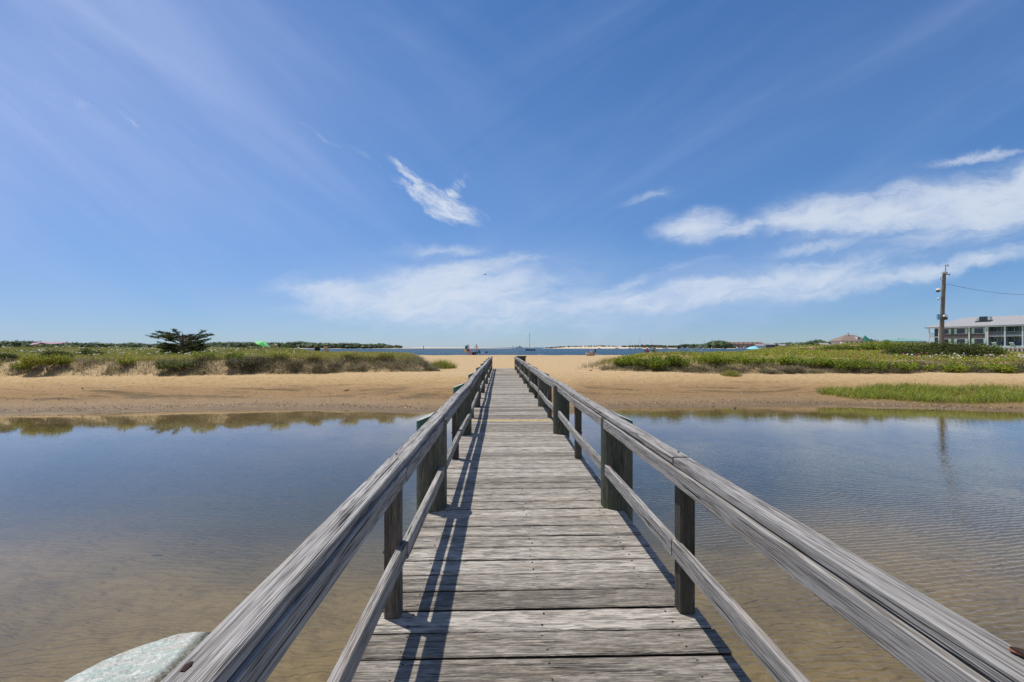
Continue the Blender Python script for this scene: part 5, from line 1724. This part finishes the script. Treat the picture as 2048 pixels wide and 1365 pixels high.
M_WCL = plain('white_cloth', (0.75, 0.72, 0.72), 0.9, 0, 0.05, 10)
M_PKCL = plain('pale_pink_cloth', (0.66, 0.55, 0.60), 0.9, 0, 0.05, 10)
M_BKCL = plain('black_cloth', (0.02, 0.02, 0.025), 0.9, 0, 0.2, 10)
M_YLCL = plain('yellow_cloth', (0.62, 0.50, 0.22), 0.9, 0, 0.1, 10)
M_BLCL = plain('blue_canvas', (0.015, 0.10, 0.30), 0.8, 0, 0.1, 10)
M_PINK = plain('pink_vinyl', (0.62, 0.20, 0.30), 0.6, 0, 0.1, 10)
M_RDCL = plain('red_cloth', (0.45, 0.06, 0.07), 0.9, 0, 0.1, 10)
M_BEIGE = plain('beige_canvas', (0.55, 0.47, 0.33), 0.9, 0, 0.08, 10)


def onground(px, Y):
    x = (px - 1024) / F * Y
    return V3(x, Y, gz(x, Y))


PD = 72.0
l1 = onground(936, PD)
p1, _ = person(l1, math.radians(200), 'left standing beachgoer in white cap and black shorts with a blue pack', hat=M_WCL, shirt=M_PKCL, shorts=M_BKCL, step=.06,
               arms=[((-.10, -.05, -.25), (.02, -.20, .02)), ((.10, 0, -.27), (.03, -.08, -.22))])
bp = empty('backpack_chair', l1 + V3(-.26, -.12, .95), math.radians(15)); tag(bp, 'big blue folded beach chair worn on the back of the left standing beachgoer', 'beach chair')
MB().ext([(-.15, .0), (.15, 0), (.18, .3), (.13, .56), (-.13, .56), (-.18, .3)], 'y', [-.09, .07]).build('blue_panel', M_BLCL, bp)
MB().tube([(-.16, 0, -.10), (-.18, 0, .3), (-.13, 0, .58), (.13, 0, .58), (.18, 0, .3), (.16, 0, -.10)], .015, 6).build('frame', M_ALU, bp)
MB().box(-.12, .12, -.13, -.095, .12, .32).build('pocket', M_BLCL, bp)
bt = empty('beach_towel', l1 + V3(-.35, -.12, .42), .3); tag(bt, 'yellow towel hanging at the left side of the left beachgoer', 'towel')
MB().ext([(-.2, 0), (.16, .04), (.22, .5), (-.05, .56), (-.26, .4)], 'y', [-.05, .03]).build('folded_cloth', M_YLCL, bt)
MB().ext([(-.1, -.1), (.08, -.1), (.1, .02), (-.12, .0)], 'y', [-.045, .02]).build('hanging_end', M_YLCL, bt)
fl = empty('pink_float', l1 + V3(.34, -.15, 0.05), 0.2); tag(fl, 'long pink beach float held beside the left standing beachgoer', 'beach float')
MB().tube([(0, 0, 0), (.02, 0, .1), (.03, 0, .45), (0, 0, .78), (-.04, 0, .86)], [.06, .15, .17, .13, .05], 12).build('inflated_body', M_PINK, fl, True)
MB().lathe([(.02, 0), (.03, .03), (.02, .06)], 8, (-.04, 0, .86)).build('valve', M_WPL, fl)
l2 = onground(952.5, PD)
p2, _ = person(l2, math.radians(160), 'standing beachgoer in white hat and long pale shirt, the right of the two', hat=M_WCL, shirt=M_WCL, shorts=plain('lilac_cloth', (.35, .33, .42), .9), step=.08,
               arms=[((-.06, -.02, -.27), (-.05, -.12, -.20)), ((.12, -.02, -.24), (.05, -.1, -.18))])
ct = empty('beach_cart', l2 + V3(-.35, -.3, 0), .5); tag(ct, 'folding beach cart with fat black wheels in front of the pale shirted beachgoer', 'cart')
for sy in (-.25, .25):
    w = MB(); w.lathe([(.12, -.09), (.24, -.07), (.25, 0), (.24, .07), (.12, .09)], 16)
    R = Matrix.Translation((0, sy, .25)) @ Matrix.Rotation(PI / 2, 4, 'X'); w.v = [tuple(R @ Vector(v)) for v in w.v]
    wh = w.build('wheel', M_BKCL, ct, True)
    w = MB(); w.lathe([(.09, -.10), (.11, 0), (.09, .10)], 10); w.v = [tuple(R @ Vector(v)) for v in w.v]; w.build('hub', M_BLCL, wh)
MB().tube([(0, 0, .25), (.45, 0, .35), (.85, 0, .85)], .025, 6).build('handle', M_ALU, ct)
MB().box(.1, .75, -.2, .2, .25, .42).build('load', M_BKCL, ct)


def beach_chair(loc, rz, label, cloth, hgt=.62, group=None):
    e = empty('beach_chair', loc, rz); tag(e, label, 'beach chair', group)
    MB().box(-.27, .27, -.25, .22, .21, .235).build('seat', cloth, e)
    R = Matrix.Translation((0, .22, .23)) @ Matrix.Rotation(math.radians(-22), 4, 'X')
    MB().box(-.27, .27, -.012, .012, 0, hgt, R).build('backrest', cloth, e)
    for s_ in (-.29, .29):
        MB().tube([(s_, -.27, 0), (s_, -.25, .22), (s_, .22, .22), (s_, .22 + math.sin(.38) * hgt, .22 + math.cos(.38) * hgt)], .014, 6).build('side_frame', M_ALU, e)
        MB().tube([(s_, .28, 0), (s_, .05, .40), (s_, -.25, .42)], .014, 6).build('armrest', M_WPL, e)
    return e


beach_chair(onground(963, PD), math.radians(120), 'low blue beach chair on the sand right of the standing beachgoers', M_BLCL)
l3 = onground(1188, 66)
beach_chair(l3, math.radians(100), 'striped pink beach chair under the seated dark haired sunbather', M_PKCL)
person(l3 + V3(0.04, 0, -.02), math.radians(-80), 'dark haired sunbather sitting in a low chair right of the bridge end', sit=True, skin=M_SKIN2, shirt=M_BKCL, shorts=M_BKCL, hair=(.02, .012, .01), hairlen=.12,
       arms=[((-.05, -.12, -.22), (.02, -.2, .05)), ((.05, -.12, -.22), (-.02, -.2, .05))])
bg = empty('beach_bag', onground(1177, 66), .2); tag(bg, 'beige beach bag on the sand beside the seated sunbather', 'bag')
m = MB(); m.ext([(-.30, 0), (.30, 0), (.36, .42), (.30, .47), (-.30, .47), (-.36, .42)], 'y', [-.17, .17]); m.build('bag_body', M_BEIGE, bg)
MB().tube([(-.18, -.175, .40), (-.14, -.19, .66), (.14, -.19, .66), (.18, -.175, .40)], .015, 6).build('strap', M_PINK, bg)
MB().box(.38, .8, -.25, .1, .02, .12).build('folded_towel', M_RDCL, bg)
# two people sitting behind the right dune, mostly hidden
for px, hatm, sh_, lb in ((1296, M_WCL, M_RDCL, 'person in white hat and red top whose head shows above the right dune'), (1311, None, M_BKCL, 'dark haired person whose head just shows above the right dune')):
    l = onground(px, 58); l.z = HC - (697.5 - HY) / F * 58 - 0.98 - .1
    g_ = gz(l.x, l.y)
    l.z = max(l.z, g_)
    bc = beach_chair(l, math.radians(20), ('low chair under the white hatted person behind the right dune' if hatm else 'low chair under the dark haired person behind the right dune'), M_BLCL)
    person(l + V3(0, 0, 0), math.radians(20), lb, sit=True, shirt=sh_, shorts=M_BKCL, hat=hatm, hair=(.03, .02, .015), hairlen=.06)
# two chairs poking up behind the left dune
for px, Yc, cl, lb in ((635, 52, M_BKCL, 'dark beach chair back showing above the left dune, the left of two'), (657, 52, M_BEIGE, 'beige beach chair back showing above the left dune, the right of two')):
    l = onground(px, Yc)
    l.z = max(l.z, HC - (698 - HY) / F * Yc - .80)
    beach_chair(l, math.radians(200 if px < 640 else 160), lb, cl, .66)

# umbrellas and shade canopy
def umbrella(px, py, Y, r, tilt, rz, label, col1, col2, ground_z=None):
    c = at(px, py, Y); g_ = gz(c.x, c.y) if ground_z is None else ground_z
    e = empty('beach_umbrella', (c.x, c.y, g_), 0); tag(e, label, 'umbrella')
    top = c - V3(c.x, c.y, g_)
    MB().tube([(0, 0, -.2), (0, 0, top.z * .62), top + V3(0, 0, .0)], .02, 8).build('pole', M_WPL, e)
    R = Matrix.Translation(top) @ Euler((0, math.radians(tilt), math.radians(rz)), 'ZYX').to_matrix().to_4x4()
    for nm, par, cmat in (('canopy', 0, col1), ('canopy_panel', 1, col2)):
        m = MB()
        for k in range(par, 8, 2):
            b = len(m.v); rows = 5
            for i in range(rows + 1):
                t = i / rows; rr_ = r * t; z = -.42 * r * t * t
                for j in range(4):
                    a = 2 * PI * (k + j / 3) / 8
                    sc_ = 1 - .035 * t * math.sin(PI * j / 3)
                    m.v.append(tuple(R @ Vector((rr_ * sc_ * math.cos(a), rr_ * sc_ * math.sin(a), z))))
            for i in range(rows):
                for j in range(3):
                    a = b + i * 4 + j
                    m.face((a, a + 1, a + 5, a + 4))
        o = m.build(nm, cmat, e)
        md = o.modifiers.new('solid', 'SOLIDIFY'); md.thickness = .012
    rb = MB()
    for k in range(8):
        a = 2 * PI * k / 8
        rb.tube([R @ Vector((0, 0, -.03)), R @ Vector((r * .5 * math.cos(a), r * .5 * math.sin(a), -.42 * r * .25 - .03)), R @ Vector((r * math.cos(a), r * math.sin(a), -.42 * r - .02))], .008, 4)
    rb.build('ribs', M_ALU, e)
    return e


M_UG = plain('green_umbrella_cloth', (0.08, 0.55, 0.10), 0.8, 0, 0.05, 5)
M_UG2 = plain('lime_umbrella_cloth', (0.30, 0.68, 0.28), 0.8, 0, 0.05, 5)
M_UB = plain('pale_blue_cloth', (0.25, 0.62, 0.75), 0.8, 0, 0.05, 5)
umbrella(527, 684, 56, .92, 24, 180, 'bright green tilted beach umbrella above the left dune', M_UG, M_UG2)
umbrella(1507, 693.5, 76, 1.15, 3, 0, 'pale blue beach umbrella at the shore right of the right dune', M_UB, M_UB, ground_z=0.75)
cp = at(98, 700, 50); cz0 = gz(cp.x, cp.y)
sc = empty('shade_canopy', (cp.x, cp.y, cz0)); tag(sc, 'dusty pink fabric shade canopy stretched on thin poles behind the left dune', 'canopy')
M_DP = plain('dusty_pink_fabric', (0.42, 0.27, 0.33), 0.9, 0, 0.06, 3)
def cw(px, py, dy=0.0):
    p = at(px, py, 50 + dy); return p - V3(cp.x, cp.y, cz0)
m = MB()
ctl = [[cw(58, 690.5, 0), cw(83, 685.5, 0), cw(108, 688, -.3), cw(133, 684.3, 0)], [cw(66, 686, 1.2), cw(88, 682.8, 1.2), cw(108, 684.5, 1.0), cw(131, 683.6, 1.2)], [cw(70, 688, 2.6), cw(90, 684.5, 2.6), cw(108, 685.5, 2.3), cw(128, 684.8, 2.6)]]
for r_ in ctl:
    for a, b in zip(r_[:-1], r_[1:]):
        for t in (0, .33, .66): m.v.append(tuple(a.lerp(b, t) - V3(0, 0, .05 * math.sin(PI * t))))
    m.v.append(tuple(r_[-1]))
for i in range(2):
    for j in range(9):
        a = i * 10 + j; m.face((a, a + 1, a + 11, a + 10))
o = m.build('fabric_sheet', M_DP, sc); md = o.modifiers.new('solid', 'SOLIDIFY'); md.thickness = .02
for a, b in ((cw(83, 685.5), cw(86, 700)), (cw(134, 682.5), cw(133, 700)), (cw(90, 684.5, 2.6), cw(91, 700, 2.6))):
    b.z = -.2
    MB().tube([a, b], .022, 6).build('pole', M_ALU, sc)

# litter bin at the beach end of the bridge
lb_ = onground(1043, 32.4)
bn = empty('litter_bin', lb_, 0.1); tag(bn, 'dark green tapered litter bin standing at the right end of the bridge', 'litter bin')
zt_ = HC - (711.5 - HY) / F * 32.4 - lb_.z
M_BING = plain('dark_green_plastic', (0.025, 0.04, 0.03), 0.6, 0, 0.2, 6)
MB().lathe([(.25, 0), (.27, .02), (.31, zt_ - .12), (.31, zt_ - .10)], 24).build('barrel', M_BING, bn, True)
MB().lathe([(.31, zt_ - .12), (.375, zt_ - .10), (.38, zt_ - .04), (.34, zt_ - .03), (.31, zt_ - .05), (.30, zt_ - .35)], 24).build('rim', M_BING, bn, True)

# driftwood, stones and shells on the sand
rr = random.Random(17)
for px, Y, lb in ((1182, 27.2, 'small dark driftwood stick on the sand before the tip of the right dune'), (693, 20.5, 'tiny dark scrap of wood on the wet sand left of the bridge'),
                  (1470, 17.9, 'flat dark wrack scrap at the water line before the right dune')):
    e = empty('driftwood', onground(px, Y), rr.uniform(0, 1)); tag(e, lb, 'driftwood')
    MB().tube([(-.14, 0, .02), (-.05, .02, .05), (.06, 0, .04), (.15, .03, .09)], [.012, .022, .025, .01], 6).build('stick', M_POST, e)
    MB().tube([(-.02, .01, .05), (.03, .06, .10)], [.014, .005], 5).build('twig', M_POST, e)
rng = np.random.default_rng(3)
n = 6500
X = rng.uniform(-24, 26, n); Yy = shore(X) + np.where(rng.random(n) < 0.45, rng.normal(0.75, 0.22, n), rng.gamma(1.6, 1.3, n) + 0.1)
keep = (Yy < 25) & (np.abs(X) < 1.2 * Yy); X, Yy = X[keep], Yy[keep]
Z = ground(X, Yy)
s = rng.uniform(0.02, 0.065, len(X)) * np.where(rng.random(len(X)) < .05, 1.8, 1)
c = pick([(0.66, 0.60, 0.50), (0.20, 0.15, 0.10), (0.09, 0.07, 0.05), (0.5, 0.42, 0.32), (0.12, 0.10, 0.06)], len(X), .1, rng)
tag(tri_mesh('shell_litter', leaves(np.stack([X, Yy, Z + .012], -1), s, 1.6, rng, .8), 4, M_GRASS, c), 'scattered shells, pebbles and scraps of weed on the wet sand', 'shell litter', kind='stuff')

# gull far off
b = at(970.5, 549.5, 90)
e = empty('gull', b, .4); tag(e, 'tiny dark bird gliding in the sky above the beach people', 'bird')
M_BIRD = plain('dark_feathers', (0.03, 0.03, 0.035), 0.8)
MB().tube([(-.28, 0, 0), (-.15, 0, .02), (0, 0, .03), (.14, 0, .04), (.22, 0, .05), (.30, 0, .03)], [.01, .045, .065, .05, .035, .008], 8).build('body', M_BIRD, e, True)
for s_ in (-1, 1):
    m = MB(); m.v = [(-.07, s_ * .03, .03), (.09, s_ * .03, .04), (.10, s_ * .25, .12), (-.02, s_ * .25, .11), (.0, s_ * .55, .05), (-.07, s_ * .52, .05)]
    m.face((0, 1, 2, 3)); m.face((3, 2, 4, 5))
    o = m.build('wing', M_BIRD, e); md = o.modifiers.new('solid', 'SOLIDIFY'); md.thickness = .015
# small green sprigs at the deck edge
rng = np.random.default_rng(8)
for yy_, zz_ in ((1.93, 0.0), (1.72, -0.01)):
    n = 26
    q = np.stack([rng.normal(0, .012, n), rng.normal(0, .016, n), rng.uniform(-.01, .025, n)], -1)
    loc = Matrix.Rotation(ANG, 4, 'Z') @ Vector((-.852, yy_, 0)) + Vector((BX, 0, DZ + zz_))
    tag(tri_mesh('weed_sprig', leaves(q, .016, .5, rng), 4, M_LEAF, pick([(.16, .30, .05), (.24, .38, .08)], n, .15, rng), loc=loc), 'tiny green weed sprig growing from the left deck edge, ' + ('the farther one' if yy_ > 1.8 else 'the nearer one'), 'weed', 'weed sprigs on the deck edge')
